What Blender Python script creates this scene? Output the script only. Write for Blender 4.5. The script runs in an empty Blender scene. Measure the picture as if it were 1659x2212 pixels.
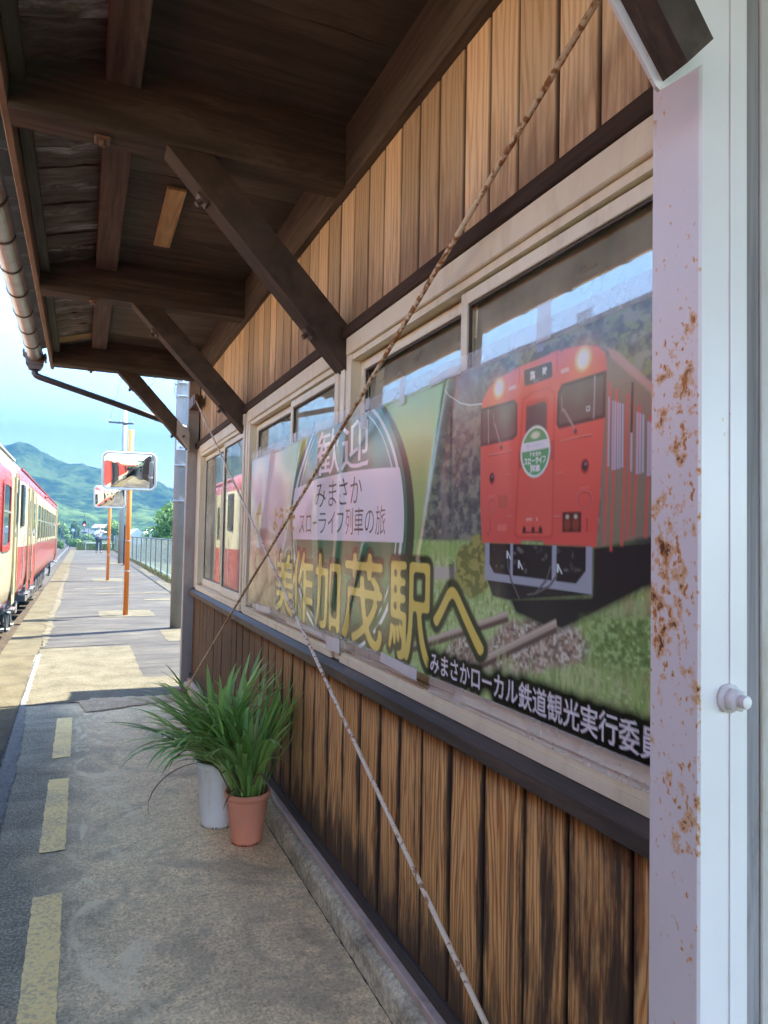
import bpy, bmesh, math, random
import numpy as np
from mathutils import Vector, Matrix, noise as mnoise
R = math.radians
PI = math.pi
rnd = random.Random(7)
sc = bpy.context.scene
col = sc.collection

# ------------------------------------------------------------------ camera
cd = bpy.data.cameras.new('camera'); cam = bpy.data.objects.new('camera', cd); col.objects.link(cam)
cd.sensor_fit = 'HORIZONTAL'; cd.sensor_width = 24.0; cd.lens = 1500.0 / 1659.0 * 24.0
cd.clip_start = 0.02; cd.clip_end = 6000
CAMH = 1.35
yc = Vector((178 - 829.5, 1150 - 1106, 1500)).normalized()
zc = Vector((0.0195, -1.0, -(0.0195 * yc[0] - yc[1]) / yc[2])).normalized()
xc = yc.cross(zc)
# rows: world axes seen from the camera (right, down, forward)
rot = Matrix(((xc[0], -xc[1], -xc[2]), (yc[0], -yc[1], -yc[2]), (zc[0], -zc[1], -zc[2])))
cam.matrix_world = Matrix.Translation((0, 0, CAMH)) @ rot.to_4x4()
sc.camera = cam

# ------------------------------------------------------------------ light
SUN_AZ = math.atan2(1.0, 0.26)      # clockwise from +Y
SUN_EL = R(60)
sdir = Vector((math.sin(SUN_AZ) * math.cos(SUN_EL), math.cos(SUN_AZ) * math.cos(SUN_EL), math.sin(SUN_EL)))
w = bpy.data.worlds.new('World'); sc.world = w; w.use_nodes = True
wt = w.node_tree; bg = wt.nodes['Background']
sky = wt.nodes.new('ShaderNodeTexSky'); sky.sky_type = 'NISHITA'; sky.sun_disc = False
sky.sun_elevation = SUN_EL; sky.sun_rotation = SUN_AZ; sky.air_density = 1.0; sky.dust_density = 0.2; sky.ozone_density = 3.5
wt.links.new(sky.outputs[0], bg.inputs[0]); bg.inputs[1].default_value = 0.15
ld = bpy.data.lights.new('sun', 'SUN'); ld.energy = 2.9; ld.angle = R(0.5); ld.color = (1.0, 0.945, 0.80)
sun = bpy.data.objects.new('sun', ld); col.objects.link(sun)
sun.rotation_euler = (-sdir).to_track_quat('-Z', 'Y').to_euler(); sun.location = (20, 10, 30)
sc.view_settings.view_transform = 'Standard'; sc.view_settings.look = 'None'
sc.view_settings.gamma = 1.0; sc.view_settings.exposure = 3.85
sc.cycles.use_denoising = True
sc.cycles.max_bounces = 12; sc.cycles.diffuse_bounces = 8; sc.cycles.glossy_bounces = 4
sc.cycles.transparent_max_bounces = 12; sc.cycles.caustics_reflective = False; sc.cycles.caustics_refractive = False

# ------------------------------------------------------------------ materials
class NT:
    def __init__(s, name):
        s.m = bpy.data.materials.new(name); s.m.use_nodes = True
        s.t = s.m.node_tree; s.b = s.t.nodes['Principled BSDF']; s.out = s.t.nodes['Material Output']
    def n(s, typ, ins=None, **kw):
        nd = s.t.nodes.new('ShaderNode' + typ)
        for k, v in kw.items(): setattr(nd, k, v)
        for k, v in (ins or {}).items():
            s.set(nd.inputs[k], v)
        return nd
    def set(s, inp, v):
        if isinstance(v, bpy.types.NodeSocket): s.t.links.new(v, inp)
        elif isinstance(v, (tuple, list)) and len(v) == 3 and inp.type == 'RGBA': inp.default_value = (*v, 1)
        else: inp.default_value = v
    def p(s, name, v): s.set(s.b.inputs[name], v)
    def obj(s): return s.n('TexCoord').outputs['Object']
    def uv(s): return s.n('TexCoord').outputs['UV']
    def map(s, vec, scale=(1, 1, 1), loc=(0, 0, 0)):
        return s.n('Mapping', {'Vector': vec, 'Scale': scale, 'Location': loc}).outputs[0]
    def noise(s, vec, scale=5, detail=4, rough=0.6, dist=0.0):
        return s.n('TexNoise', {'Vector': vec, 'Scale': scale, 'Detail': detail, 'Roughness': rough, 'Distortion': dist}).outputs[0]
    def vor(s, vec, scale, feature='F1', rand=1.0, out=0):
        return s.n('TexVoronoi', {'Vector': vec, 'Scale': scale, 'Randomness': rand}, feature=feature).outputs[out]
    def math(s, op, a, b=0.0, clamp=False):
        nd = s.n('Math', {0: a, 1: b}, operation=op); nd.use_clamp = clamp; return nd.outputs[0]
    def ramp(s, fac, stops, interp='LINEAR'):
        nd = s.n('ValToRGB', {'Fac': fac}); cr = nd.color_ramp; cr.interpolation = interp
        while len(cr.elements) < len(stops): cr.elements.new(0.5)
        for e, (p, c) in zip(cr.elements, stops):
            e.position = p; e.color = (c, c, c, 1) if isinstance(c, (int, float)) else (*c, 1)
        return nd.outputs[0]
    def sstep(s, v, a, b):
        nd = s.n('MapRange', {'Value': v, 'From Min': a, 'From Max': b, 'To Min': 0.0, 'To Max': 1.0}, interpolation_type='SMOOTHSTEP'); nd.clamp = True
        return nd.outputs[0]
    def mix(s, fac, a, b, blend='MIX'):
        nd = s.n('Mix', data_type='RGBA', blend_type=blend)
        s.set(nd.inputs[0], fac); s.set(nd.inputs[6], a); s.set(nd.inputs[7], b); return nd.outputs[2]
    def sep(s, vec):
        o = s.n('SeparateXYZ', {0: vec}).outputs; return o[0], o[1], o[2]
    def comb(s, x, y, z): return s.n('CombineXYZ', {0: x, 1: y, 2: z}).outputs[0]
    def bump(s, h, strength=0.3, dist=0.01):
        s.p('Normal', s.n('Bump', {'Height': h, 'Strength': strength, 'Distance': dist}).outputs[0])

def paint(name, c, rough=0.45, var=0.12, scale=6.0, bump=0.0, metallic=0.0, dirt=None, dirt_amt=0.0, spec=0.5):
    m = NT(name); o = m.obj()
    f = m.noise(o, scale, 5, 0.65)
    lo = tuple(max(0, x * (1 - var)) for x in c); hi = tuple(min(1, x * (1 + var)) for x in c)
    cc = m.ramp(f, [(0.3, lo), (0.7, hi)])
    if dirt:
        g = m.noise(m.map(o, (3, 3, 0.8)), 4.0, 6, 0.7)
        cc = m.mix(m.math('MULTIPLY', m.sstep(g, 0.48, 0.72), dirt_amt), cc, dirt)
    m.p('Base Color', cc); m.p('Roughness', rough); m.p('Metallic', metallic); m.p('Specular IOR Level', spec)
    if bump: m.bump(m.noise(o, scale * 12, 4, 0.7), bump, 0.004)
    return m.m

def wood(name, light, dark, stretch=(40, 2.2, 40), rough=0.75, worn=None, worn_amt=0.5, bump=0.35):
    """plain sawn timber, grain along the stretched axis of the object"""
    m = NT(name); o = m.obj()
    isl = m.n('NewGeometry').outputs['Random Per Island']
    o2 = m.n('VectorMath', {0: o, 1: m.comb(m.math('MULTIPLY', isl, 13.0), m.math('MULTIPLY', isl, 7.0), m.math('MULTIPLY', isl, 5.0))}, operation='ADD').outputs[0]
    g = m.noise(m.map(o2, stretch), 1.0, 6, 0.62, 0.4)
    g2 = m.noise(m.map(o2, tuple(x * 0.2 for x in stretch)), 1.0, 4, 0.6, 0.3)
    c = m.ramp(g, [(0.3, dark), (0.68, light)])
    c = m.mix(m.math('MULTIPLY', m.sstep(g2, 0.35, 0.7), 0.6), c, dark)
    tone = m.math('ADD', m.math('MULTIPLY', isl, 0.5), 0.75)
    c = m.mix(1.0, c, m.comb(tone, tone, tone), 'MULTIPLY')
    if worn:
        g3 = m.noise(m.map(o2, tuple(max(x * 0.12, 0.8) for x in stretch)), 1.0, 7, 0.75, 1.0)
        c = m.mix(m.math('MULTIPLY', m.sstep(g3, 0.52, 0.72), worn_amt), c, worn)
    m.p('Base Color', c); m.p('Roughness', rough); m.p('Specular IOR Level', 0.25)
    m.bump(g, bump, 0.003)
    return m.m

def board_mat(name, kind):
    """cladding boards: uv.x runs across one board, uv.y is a random number per board, object z along it"""
    m = NT(name); ux, ur, _ = m.sep(m.uv()); x, y, z = m.sep(m.obj()); y = m.math('ADD', y, 3.0)
    wob = m.noise(m.comb(m.math('MULTIPLY', ux, 1.1), m.math('MULTIPLY', z, 0.9), m.math('MULTIPLY', ur, 91.0)), 2.2, 2, 0.5)
    # cathedral figure: rings bent along the board's length
    zz = m.math('ADD', m.math('MULTIPLY', z, 0.34 if kind == 'low' else 0.5), m.math('MULTIPLY', ur, 17.0))
    bend = m.noise(m.comb(m.math('MULTIPLY', ur, 33.0), zz, 0.0), 1.3, 2, 0.5)
    cx = m.math('SUBTRACT', ux, m.math('ADD', 0.2, m.math('MULTIPLY', ur, 0.6)))
    ring = m.math('ADD', m.math('ABSOLUTE', cx), m.math('MULTIPLY', bend, 1.35 if kind == 'low' else 0.8))
    ring = m.math('ADD', ring, m.math('MULTIPLY', wob, 0.55))
    s = m.math('SINE', m.math('MULTIPLY', ring, 60.0 if kind == 'low' else 34.0))
    s = m.math('ADD', m.math('MULTIPLY', s, 0.5), 0.5)
    fine = m.noise(m.comb(m.math('MULTIPLY', ux, 42.0 if kind == 'low' else 30.0), m.math('MULTIPLY', z, 2.6), m.math('MULTIPLY', ur, 50.0)), 1.6, 6, 0.7)
    blot = m.noise(m.comb(m.math('MULTIPLY', ux, 1.6), m.math('MULTIPLY', z, 1.5), m.math('MULTIPLY', ur, 77.0)), 1.7, 5, 0.65)
    edge = m.math('ABSOLUTE', m.math('SUBTRACT', ux, 0.5))
    if kind == 'low':
        g = m.math('ADD', m.math('MULTIPLY', m.math('POWER', s, 2.0), m.math('ADD', 0.10, m.math('MULTIPLY', blot, 0.36))), m.math('MULTIPLY', fine, 0.66))
        c = m.ramp(g, [(0.24, (0.88, 0.56, 0.235)), (0.44, (0.70, 0.37, 0.125)), (0.62, (0.42, 0.165, 0.05)), (0.84, (0.085, 0.038, 0.018))])
        red = m.sstep(blot, 0.5, 0.75)
        c = m.mix(m.math('MULTIPLY', red, 0.45), c, (0.30, 0.115, 0.045))
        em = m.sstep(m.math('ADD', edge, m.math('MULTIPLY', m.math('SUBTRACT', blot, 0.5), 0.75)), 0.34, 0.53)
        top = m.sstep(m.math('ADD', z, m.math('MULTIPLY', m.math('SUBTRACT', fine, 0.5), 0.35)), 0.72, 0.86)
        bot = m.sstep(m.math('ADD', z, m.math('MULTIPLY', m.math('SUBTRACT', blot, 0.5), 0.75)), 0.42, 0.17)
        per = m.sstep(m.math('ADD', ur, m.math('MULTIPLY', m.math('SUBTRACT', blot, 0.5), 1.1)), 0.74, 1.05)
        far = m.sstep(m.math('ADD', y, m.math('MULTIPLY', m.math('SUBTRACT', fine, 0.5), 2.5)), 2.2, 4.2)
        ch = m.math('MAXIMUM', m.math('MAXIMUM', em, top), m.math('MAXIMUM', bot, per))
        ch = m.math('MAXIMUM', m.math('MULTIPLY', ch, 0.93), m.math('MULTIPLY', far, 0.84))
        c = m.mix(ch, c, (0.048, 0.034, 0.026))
        stk = m.noise(m.comb(m.math('MULTIPLY', ux, 5.0), m.math('MULTIPLY', z, 0.55), m.math('MULTIPLY', ur, 41.0)), 1.9, 5, 0.72)
        c = m.mix(m.math('MULTIPLY', m.sstep(stk, 0.53, 0.63), 0.62), c, (0.050, 0.034, 0.026))
        grey = m.math('MULTIPLY', m.sstep(m.noise(m.comb(m.math('MULTIPLY', ux, 9.0), m.math('MULTIPLY', z, 1.2), ur), 2.0, 5, 0.7), 0.55, 0.75), 0.10)
        c = m.mix(grey, c, (0.19, 0.135, 0.085))
    else:
        g = m.math('ADD', m.math('MULTIPLY', m.math('POWER', s, 1.6), 0.26), m.math('MULTIPLY', fine, 0.72))
        c = m.ramp(g, [(0.2, (0.86, 0.69, 0.46)), (0.45, (0.78, 0.58, 0.36)), (0.7, (0.58, 0.39, 0.22)), (0.95, (0.32, 0.20, 0.11))])
        tone = m.math('ADD', m.math('MULTIPLY', ur, 0.55), 0.68)
        c = m.mix(1.0, c, m.comb(tone, m.math('MULTIPLY', tone, 0.98), m.math('MULTIPLY', tone, 0.95)), 'MULTIPLY')
        low = m.sstep(m.math('ADD', z, m.math('MULTIPLY', m.math('SUBTRACT', blot, 0.5), 0.85)), 2.42, 2.12)
        c = m.mix(m.math('MULTIPLY', low, 0.66), c, (0.235, 0.145, 0.098))
        wash = m.sstep(m.noise(m.comb(m.math('MULTIPLY', ux, 7.0), m.math('MULTIPLY', z, 1.6), m.math('MULTIPLY', ur, 20.0)), 2.2, 6, 0.75), 0.56, 0.72)
        c = m.mix(m.math('MULTIPLY', wash, 0.42), c, (0.72, 0.58, 0.42))
    m.p('Base Color', c); m.p('Roughness', 0.72); m.p('Specular IOR Level', 0.25)
    if kind == 'low': c = m.mix(m.math('MULTIPLY', m.sstep(edge, 0.465, 0.495), 0.9), c, (0.030, 0.020, 0.016))
    if kind == 'up': c = m.mix(m.math('MULTIPLY', m.sstep(edge, 0.465, 0.495), 0.85), c, (0.06, 0.035, 0.022))
    m.p('Base Color', c)
    h = m.math('ADD', m.math('MULTIPLY', s, -0.6), fine)
    m.bump(h, 0.35, 0.002)
    return m.m

def glassmat(name, refl, tint):
    """window glass: mirror reflection over a see-through pane"""
    m = NT(name); m.t.nodes.remove(m.b)
    lw = m.n('LayerWeight', {'Blend': 0.25}).outputs['Fresnel']
    fac = m.math('ADD', refl, m.math('MULTIPLY', lw, 0.35), True)
    nz = m.noise(m.obj(), 1.6, 2, 0.5)
    bp = m.n('Bump', {'Height': nz, 'Strength': 0.003, 'Distance': 0.03}).outputs[0]
    gl = m.n('BsdfGlossy', {'Color': (0.86, 0.87, 0.82), 'Roughness': 0.004}).outputs[0]
    tr = m.n('BsdfTransparent', {'Color': tint}).outputs[0]
    df = m.n('BsdfDiffuse', {'Color': (0.80, 0.80, 0.62)}).outputs[0]
    tr = m.n('MixShader', {0: m.math('MULTIPLY', m.noise(m.obj(), 3.0, 4, 0.6), 1.0), 1: tr, 2: df}).outputs[0]
    mx = m.n('MixShader', {0: fac, 1: tr, 2: gl}).outputs[0]
    m.t.links.new(mx, m.out.inputs[0]); return m.m

def filmmat(name, alpha, c=(0.85, 0.84, 0.84), rough=0.25):
    m = NT(name)
    f = m.noise(m.map(m.obj(), (9, 9, 9)), 1.0, 4, 0.6)
    m.p('Base Color', c); m.p('Roughness', rough)
    m.p('Alpha', m.math('ADD', alpha - 0.1, m.math('MULTIPLY', f, 0.2)))
    m.bump(m.noise(m.obj(), 14, 3, 0.5), 0.25, 0.01)
    return m.m

def steel_post_mat():
    m = NT('rust_spotted_white_paint'); o = m.n('VectorMath', {0: m.obj(), 1: (0.9, 3.0, 0.0)}, operation='ADD').outputs[0]; x, y, z = m.sep(o)
    base = m.ramp(m.noise(o, 3.0, 5, 0.6), [(0.3, (0.74, 0.685, 0.665)), (0.7, (0.80, 0.74, 0.72))])
    n1 = m.noise(m.map(o, (1, 1, 0.8)), 34.0, 4, 0.6)
    n2 = m.noise(m.map(o, (1, 1, 0.7), (3.1, 1.7, 0.4)), 105.0, 2, 0.5)
    zone = m.noise(m.comb(0.0, 0.0, z), 2.7, 2, 0.5)
    band = m.math('MULTIPLY', m.sstep(z, 0.55, 1.15), m.sstep(z, 1.85, 1.55))
    clus = m.noise(m.map(o, (1, 1, 0.6), (0.3, 5.2, 2.0)), 11.0, 2, 0.5)
    near_edge = m.sstep(y, 0.85, 0.76)
    dens = m.math('ADD', m.math('MULTIPLY', band, 0.105), m.math('MULTIPLY', m.math('SUBTRACT', clus, 0.5), 0.46))
    dens = m.math('ADD', dens, m.math('MULTIPLY', m.math('SUBTRACT', zone, 0.5), 0.10))
    dens = m.math('ADD', dens, m.math('MULTIPLY', near_edge, 0.035))
    front = m.sstep(x, 0.826, 0.822)
    dens = m.math('ADD', dens, m.math('MULTIPLY', m.math('SUBTRACT', front, 1.0), 0.20))
    v = m.math('ADD', m.math('ADD', m.math('MAXIMUM', n1, m.math('SUBTRACT', n2, 0.02)), dens), -0.035)
    halo = m.sstep(v, 0.655, 0.74); core = m.sstep(v, 0.74, 0.80)
    c = m.mix(m.math('MULTIPLY', halo, 0.85), base, (0.72, 0.40, 0.15))
    c = m.mix(core, c, m.ramp(n2, [(0.42, (0.12, 0.045, 0.02)), (0.6, (0.50, 0.20, 0.06))]))
    m.p('Base Color', c); m.p('Roughness', m.math('ADD', 0.36, m.math('MULTIPLY', core, 0.5)))
    m.bump(m.math('SUBTRACT', m.noise(o, 9, 3, 0.5), core), 0.18, 0.004)
    return m.m

def rod_mat(name, base, rusta, lo, hi):
    m = NT(name); o = m.obj()
    a = m.noise(o, 70.0, 2, 0.4); b = m.noise(o, 5.0, 3, 0.5)
    v = m.math('ADD', a, m.math('MULTIPLY', m.math('SUBTRACT', b, 0.5), 0.35))
    c = m.mix(m.sstep(v, lo, hi), base, m.ramp(m.noise(o, 90, 2, 0.5), [(0.35, tuple(q * 0.7 for q in rusta)), (0.65, rusta)]))
    m.p('Base Color', c); m.p('Roughness', 0.6); m.bump(v, 0.15, 0.001); return m.m

def ground_mat():
    m = NT('worn_platform_concrete'); o = m.obj(); x, y, z = m.sep(o)
    speck = m.noise(o, 95.0, 3, 0.75); speck2 = m.vor(o, 120.0)
    med = m.noise(o, 7.0, 6, 0.7); big = m.noise(o, 0.9, 5, 0.65, 0.4)
    streak = m.noise(m.map(o, (0.6, 3.2, 1)), 1.4, 6, 0.7)
    conc = m.ramp(m.math('ADD', m.math('MULTIPLY', med, 0.6), m.math('MULTIPLY', big, 0.5)),
                  [(0.36, (0.538, 0.434, 0.260)), (0.53, (0.718, 0.580, 0.341)), (0.7, (0.872, 0.705, 0.408))])
    grain = m.ramp(m.math('ADD', m.math('MULTIPLY', speck, 0.55), m.math('MULTIPLY', m.noise(o, 38.0, 5, 0.8), 0.45)), [(0.36, 0.50), (0.50, 1.0), (0.64, 1.42)])
    conc = m.mix(1.0, conc, grain, 'MULTIPLY')
    stain = m.noise(m.map(o, (1, 1, 1), (4.0, 2.0, 0)), 1.9, 7, 0.72, 0.7)
    conc = m.mix(m.math('MULTIPLY', m.sstep(stain, 0.50, 0.62), 0.5), conc, (0.297, 0.265, 0.185))
    rusty = m.noise(m.map(o, (1, 1, 1), (9.0, 7.0, 0)), 1.6, 5, 0.7, 0.4)
    conc = m.mix(m.math('MULTIPLY', m.sstep(rusty, 0.55, 0.7), 0.35), conc, (0.48, 0.40, 0.27))
    asph = m.ramp(m.math('ADD', m.math('MULTIPLY', med, 0.35), m.math('MULTIPLY', streak, 0.65)),
                  [(0.35, (0.228, 0.214, 0.156)), (0.55, (0.362, 0.337, 0.240)), (0.72, (0.509, 0.467, 0.320))])
    asph = m.mix(1.0, asph, m.ramp(speck2, [(0.1, 1.35), (0.35, 0.95), (0.7, 0.70)]), 'MULTIPLY')
    asph = m.mix(1.0, asph, m.ramp(speck, [(0.36, 0.55), (0.6, 1.1), (0.72, 1.7)]), 'MULTIPLY')
    blot = m.noise(m.map(o, (0.8, 0.8, 1), (3, 3, 0)), 1.3, 6, 0.7)
    far = m.ramp(m.math('ADD', m.math('MULTIPLY', blot, 0.4), m.math('MULTIPLY', streak, 0.6)),
                 [(0.36, (0.028, 0.026, 0.025)), (0.47, (0.050, 0.047, 0.043)), (0.58, (0.072, 0.067, 0.058)), (0.68, (0.125, 0.115, 0.082))])
    far = m.mix(1.0, far, m.ramp(speck, [(0.34, 0.72), (0.7, 1.28)]), 'MULTIPLY')
    wx = m.math('ADD', x, m.math('MULTIPLY', m.math('SUBTRACT', m.noise(o, 2.1, 6, 0.7), 0.5), 0.55))
    near = m.mix(m.sstep(wx, -0.22, 0.20), asph, conc)
    # pale smears painting in the wavy sunlight reflected beside the dashes
    sm = m.noise(m.map(o, (2.2, 1.1, 1), (1.0, 0.2, 0)), 2.6, 5, 0.6, 1.6)
    smm = m.math('MULTIPLY', m.math('MULTIPLY', m.sstep(sm, 0.52, 0.62), m.sstep(x, -0.04, 0.05)), m.sstep(x, 0.42, 0.16))
    near = m.mix(m.math('MULTIPLY', smm, 0.72), near, (0.80, 0.70, 0.45))
    wy = m.math('ADD', y, m.math('MULTIPLY', m.math('SUBTRACT', med, 0.5), 0.12))
    c = m.mix(m.sstep(wy, 6.0, 6.1), m.mix(m.sstep(wy, 0.0, -0.6), near, far), far)  # under-eave ground lightened, sunlit ground darkened, split at the shadow edge
    m.p('Base Color', c); m.p('Roughness', 0.92); m.p('Specular IOR Level', 0.2)
    m.bump(m.math('ADD', speck, m.math('MULTIPLY', med, 0.8)), 0.55, 0.006)
    return m.m

def stone(name, cols, scale=8, speck=80, rough=0.9, bump=0.5, sp=(0.7, 1.3)):
    m = NT(name); o = m.obj()
    a = m.noise(o, scale, 6, 0.68, 0.3); b = m.noise(o, speck, 3, 0.7)
    n = len(cols)
    c = m.ramp(a, [(0.32 + 0.36 * i / (n - 1), q) for i, q in enumerate(cols)])
    c = m.mix(1.0, c, m.ramp(b, [(0.35, sp[0]), (0.65, sp[1])]), 'MULTIPLY')
    m.p('Base Color', c); m.p('Roughness', rough); m.p('Specular IOR Level', 0.2); m.bump(m.math('ADD', a, b), bump, 0.006); return m.m

def leafmat(name, c1, c2, trans=0.25, rough=0.45):
    m = NT(name)
    isl = m.n('NewGeometry').outputs['Random Per Island']
    f = m.noise(m.obj(), 0.9, 3, 0.5)
    v = m.math('ADD', m.math('MULTIPLY', isl, 0.6), m.math('MULTIPLY', f, 0.5))
    c = m.ramp(v, [(0.2, c1), (0.85, c2)])
    m.p('Base Color', c); m.p('Roughness', rough)
    if trans:
        tl = m.n('BsdfTranslucent', {'Color': c}).outputs[0]
        mx = m.n('MixShader', {0: trans, 1: m.b.outputs[0], 2: tl}).outputs[0]
        m.t.links.new(mx, m.out.inputs[0])
    return m.m

M = {}
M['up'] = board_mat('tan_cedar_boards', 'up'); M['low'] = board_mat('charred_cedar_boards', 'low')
M['beam'] = wood('dark_brown_beam_x', (0.118, 0.091, 0.075), (0.042, 0.034, 0.029), (2.2, 40, 40), worn=(0.285, 0.239, 0.193), worn_amt=0.35)
M['beam_y'] = wood('dark_brown_beam_y', (0.162, 0.128, 0.102), (0.057, 0.045, 0.039), (40, 2.2, 40), worn=(0.323, 0.287, 0.238), worn_amt=0.3)
M['brace'] = wood('dark_brown_brace', (0.100, 0.068, 0.050), (0.040, 0.029, 0.022), (9, 40, 9), worn=(0.258, 0.186, 0.117), worn_amt=0.3)
M['soffit'] = wood('sooty_soffit_boards', (0.155, 0.132, 0.108), (0.069, 0.058, 0.049), (2.0, 30, 30), worn=(0.284, 0.259, 0.200), worn_amt=0.3)
M['eaveboard'] = wood('bleached_eave_boards', (0.250, 0.208, 0.175), (0.059, 0.044, 0.035), (4.5, 28, 20), worn=(0.860, 0.860, 0.838), worn_amt=0.85)
M['paleboard'] = wood('pale_eave_board', (0.42, 0.31, 0.18), (0.26, 0.18, 0.09), (3, 30, 30))  # one eave board paler than the others
M['fascia'] = wood('grey_brown_fascia', (0.286, 0.197, 0.143), (0.150, 0.102, 0.075), (40, 2.5, 40))
M['batten'] = wood('grey_weathered_batten', (0.13, 0.115, 0.09), (0.06, 0.052, 0.042), (40, 2.5, 40))
M['trim'] = wood('dark_trim', (0.085, 0.050, 0.031), (0.034, 0.021, 0.014), (40, 2.2, 40))
M['sill'] = wood('weathered_dark_sill', (0.096, 0.072, 0.055), (0.035, 0.028, 0.024), (40, 2.2, 40), rough=0.5, worn=(0.256, 0.178, 0.112), worn_amt=0.5)
M['block'] = wood('tan_scarred_block', (0.624, 0.447, 0.239), (0.312, 0.208, 0.114), (30, 3, 30), worn=(0.860, 0.499, 0.208), worn_amt=0.8)
M['greywood'] = wood('grey_silvered_column', (0.348, 0.318, 0.312), (0.156, 0.138, 0.138), (60, 60, 2.0), worn=(0.090, 0.078, 0.078), worn_amt=0.6)
M['post'] = steel_post_mat()
M['farpost'] = paint('dull_grey_white_paint', (0.40, 0.37, 0.35), 0.5, 0.10, 5, 0.1, dirt=(0.28, 0.17, 0.10), dirt_amt=0.4)
M['rodA'] = rod_mat('cream_rod_rust_dots', (0.78, 0.68, 0.53), (0.44, 0.24, 0.13), 0.55, 0.66)
M['rodB'] = rod_mat('rusted_rod', (0.74, 0.60, 0.39), (0.405, 0.173, 0.053), 0.44, 0.58)
M['rust'] = rod_mat('rusty_iron', (0.13, 0.075, 0.05), (0.20, 0.09, 0.04), 0.45, 0.6)
M['alu'] = paint('beige_aluminium', (0.857, 0.774, 0.561), 0.38, 0.06, 3, dirt=(0.499, 0.398, 0.248), dirt_amt=0.35)
M['alu2'] = paint('pale_aluminium', (0.880, 0.826, 0.621), 0.35, 0.06, 3, dirt=(0.567, 0.448, 0.290), dirt_amt=0.35)
M['rubber'] = paint('brown_gasket', (0.085, 0.065, 0.05), 0.6)
M['glass'] = glassmat('window_glass', 0.34, (0.75, 0.78, 0.70))
M['room'] = paint('olive_plaster', (0.30, 0.28, 0.20), 0.9, 0.08)
M['kerb'] = stone('kerb_cement', [(0.247, 0.222, 0.158), (0.522, 0.474, 0.326), (0.684, 0.629, 0.435)], 6, 60)
M['channel'] = paint('mauve_painted_channel', (0.530, 0.425, 0.353), 0.55, 0.1, 4, 0.1, dirt=(0.171, 0.142, 0.106), dirt_amt=0.5)
M['basebd'] = wood('black_baseboard', (0.088, 0.074, 0.064), (0.032, 0.027, 0.026), (40, 2.5, 40))
M['ground'] = ground_mat()
M['curb'] = stone('ochre_edge_slab', [(0.053, 0.044, 0.027), (0.077, 0.065, 0.037), (0.100, 0.087, 0.053)], 3.0, 70)
M['patch'] = stone('pale_concrete_patch', [(0.062, 0.055, 0.035), (0.092, 0.081, 0.054), (0.115, 0.104, 0.073)], 3.5, 60)
M['brownpatch'] = stone('brown_mortar', [(0.323, 0.241, 0.142), (0.510, 0.391, 0.238)], 6, 60)
M['grout'] = stone('pale_grout', [(0.132, 0.132, 0.118), (0.184, 0.184, 0.169)], 12, 80)
M['crack'] = stone('dark_joint', [(0.035, 0.03, 0.026), (0.08, 0.07, 0.055)], 20, 60)
M['yellow'] = stone('painted_sun_pale', [(0.78, 0.66, 0.36), (0.86, 0.78, 0.48)], 9, 95, sp=(0.72, 1.12))  # colour of reflected sun for the platform dashes
_m = NT('painted_sun_yellow'); _o = _m.obj(); _a = _m.noise(_o, 70.0, 4, 0.8); _b = _m.noise(_o, 5.0, 4, 0.6)  # sunlight off the train windows, put into the dash colour
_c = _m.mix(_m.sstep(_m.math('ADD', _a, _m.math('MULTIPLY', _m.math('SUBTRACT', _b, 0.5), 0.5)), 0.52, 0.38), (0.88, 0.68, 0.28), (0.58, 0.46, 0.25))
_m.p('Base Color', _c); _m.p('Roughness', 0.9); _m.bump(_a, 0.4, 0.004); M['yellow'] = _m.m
M['tile'] = paint('grey_roof_tile', (0.145, 0.135, 0.125), 0.6, 0.25, 8, 0.2)
M['gutter'] = paint('galvanised_gutter', (0.36, 0.35, 0.34), 0.32, 0.25, 5, 0, 0.75, dirt=(0.33, 0.19, 0.12), dirt_amt=0.5)
M['strap'] = paint('brown_gutter_strap', (0.085, 0.055, 0.042), 0.5)
M['pipe'] = paint('dark_brown_pipe', (0.035, 0.028, 0.030), 0.4)
M['plate'] = paint('pale_steel_plate', (0.50, 0.46, 0.42), 0.5, 0.08, 6, dirt=(0.32, 0.22, 0.13), dirt_amt=0.6)

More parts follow.
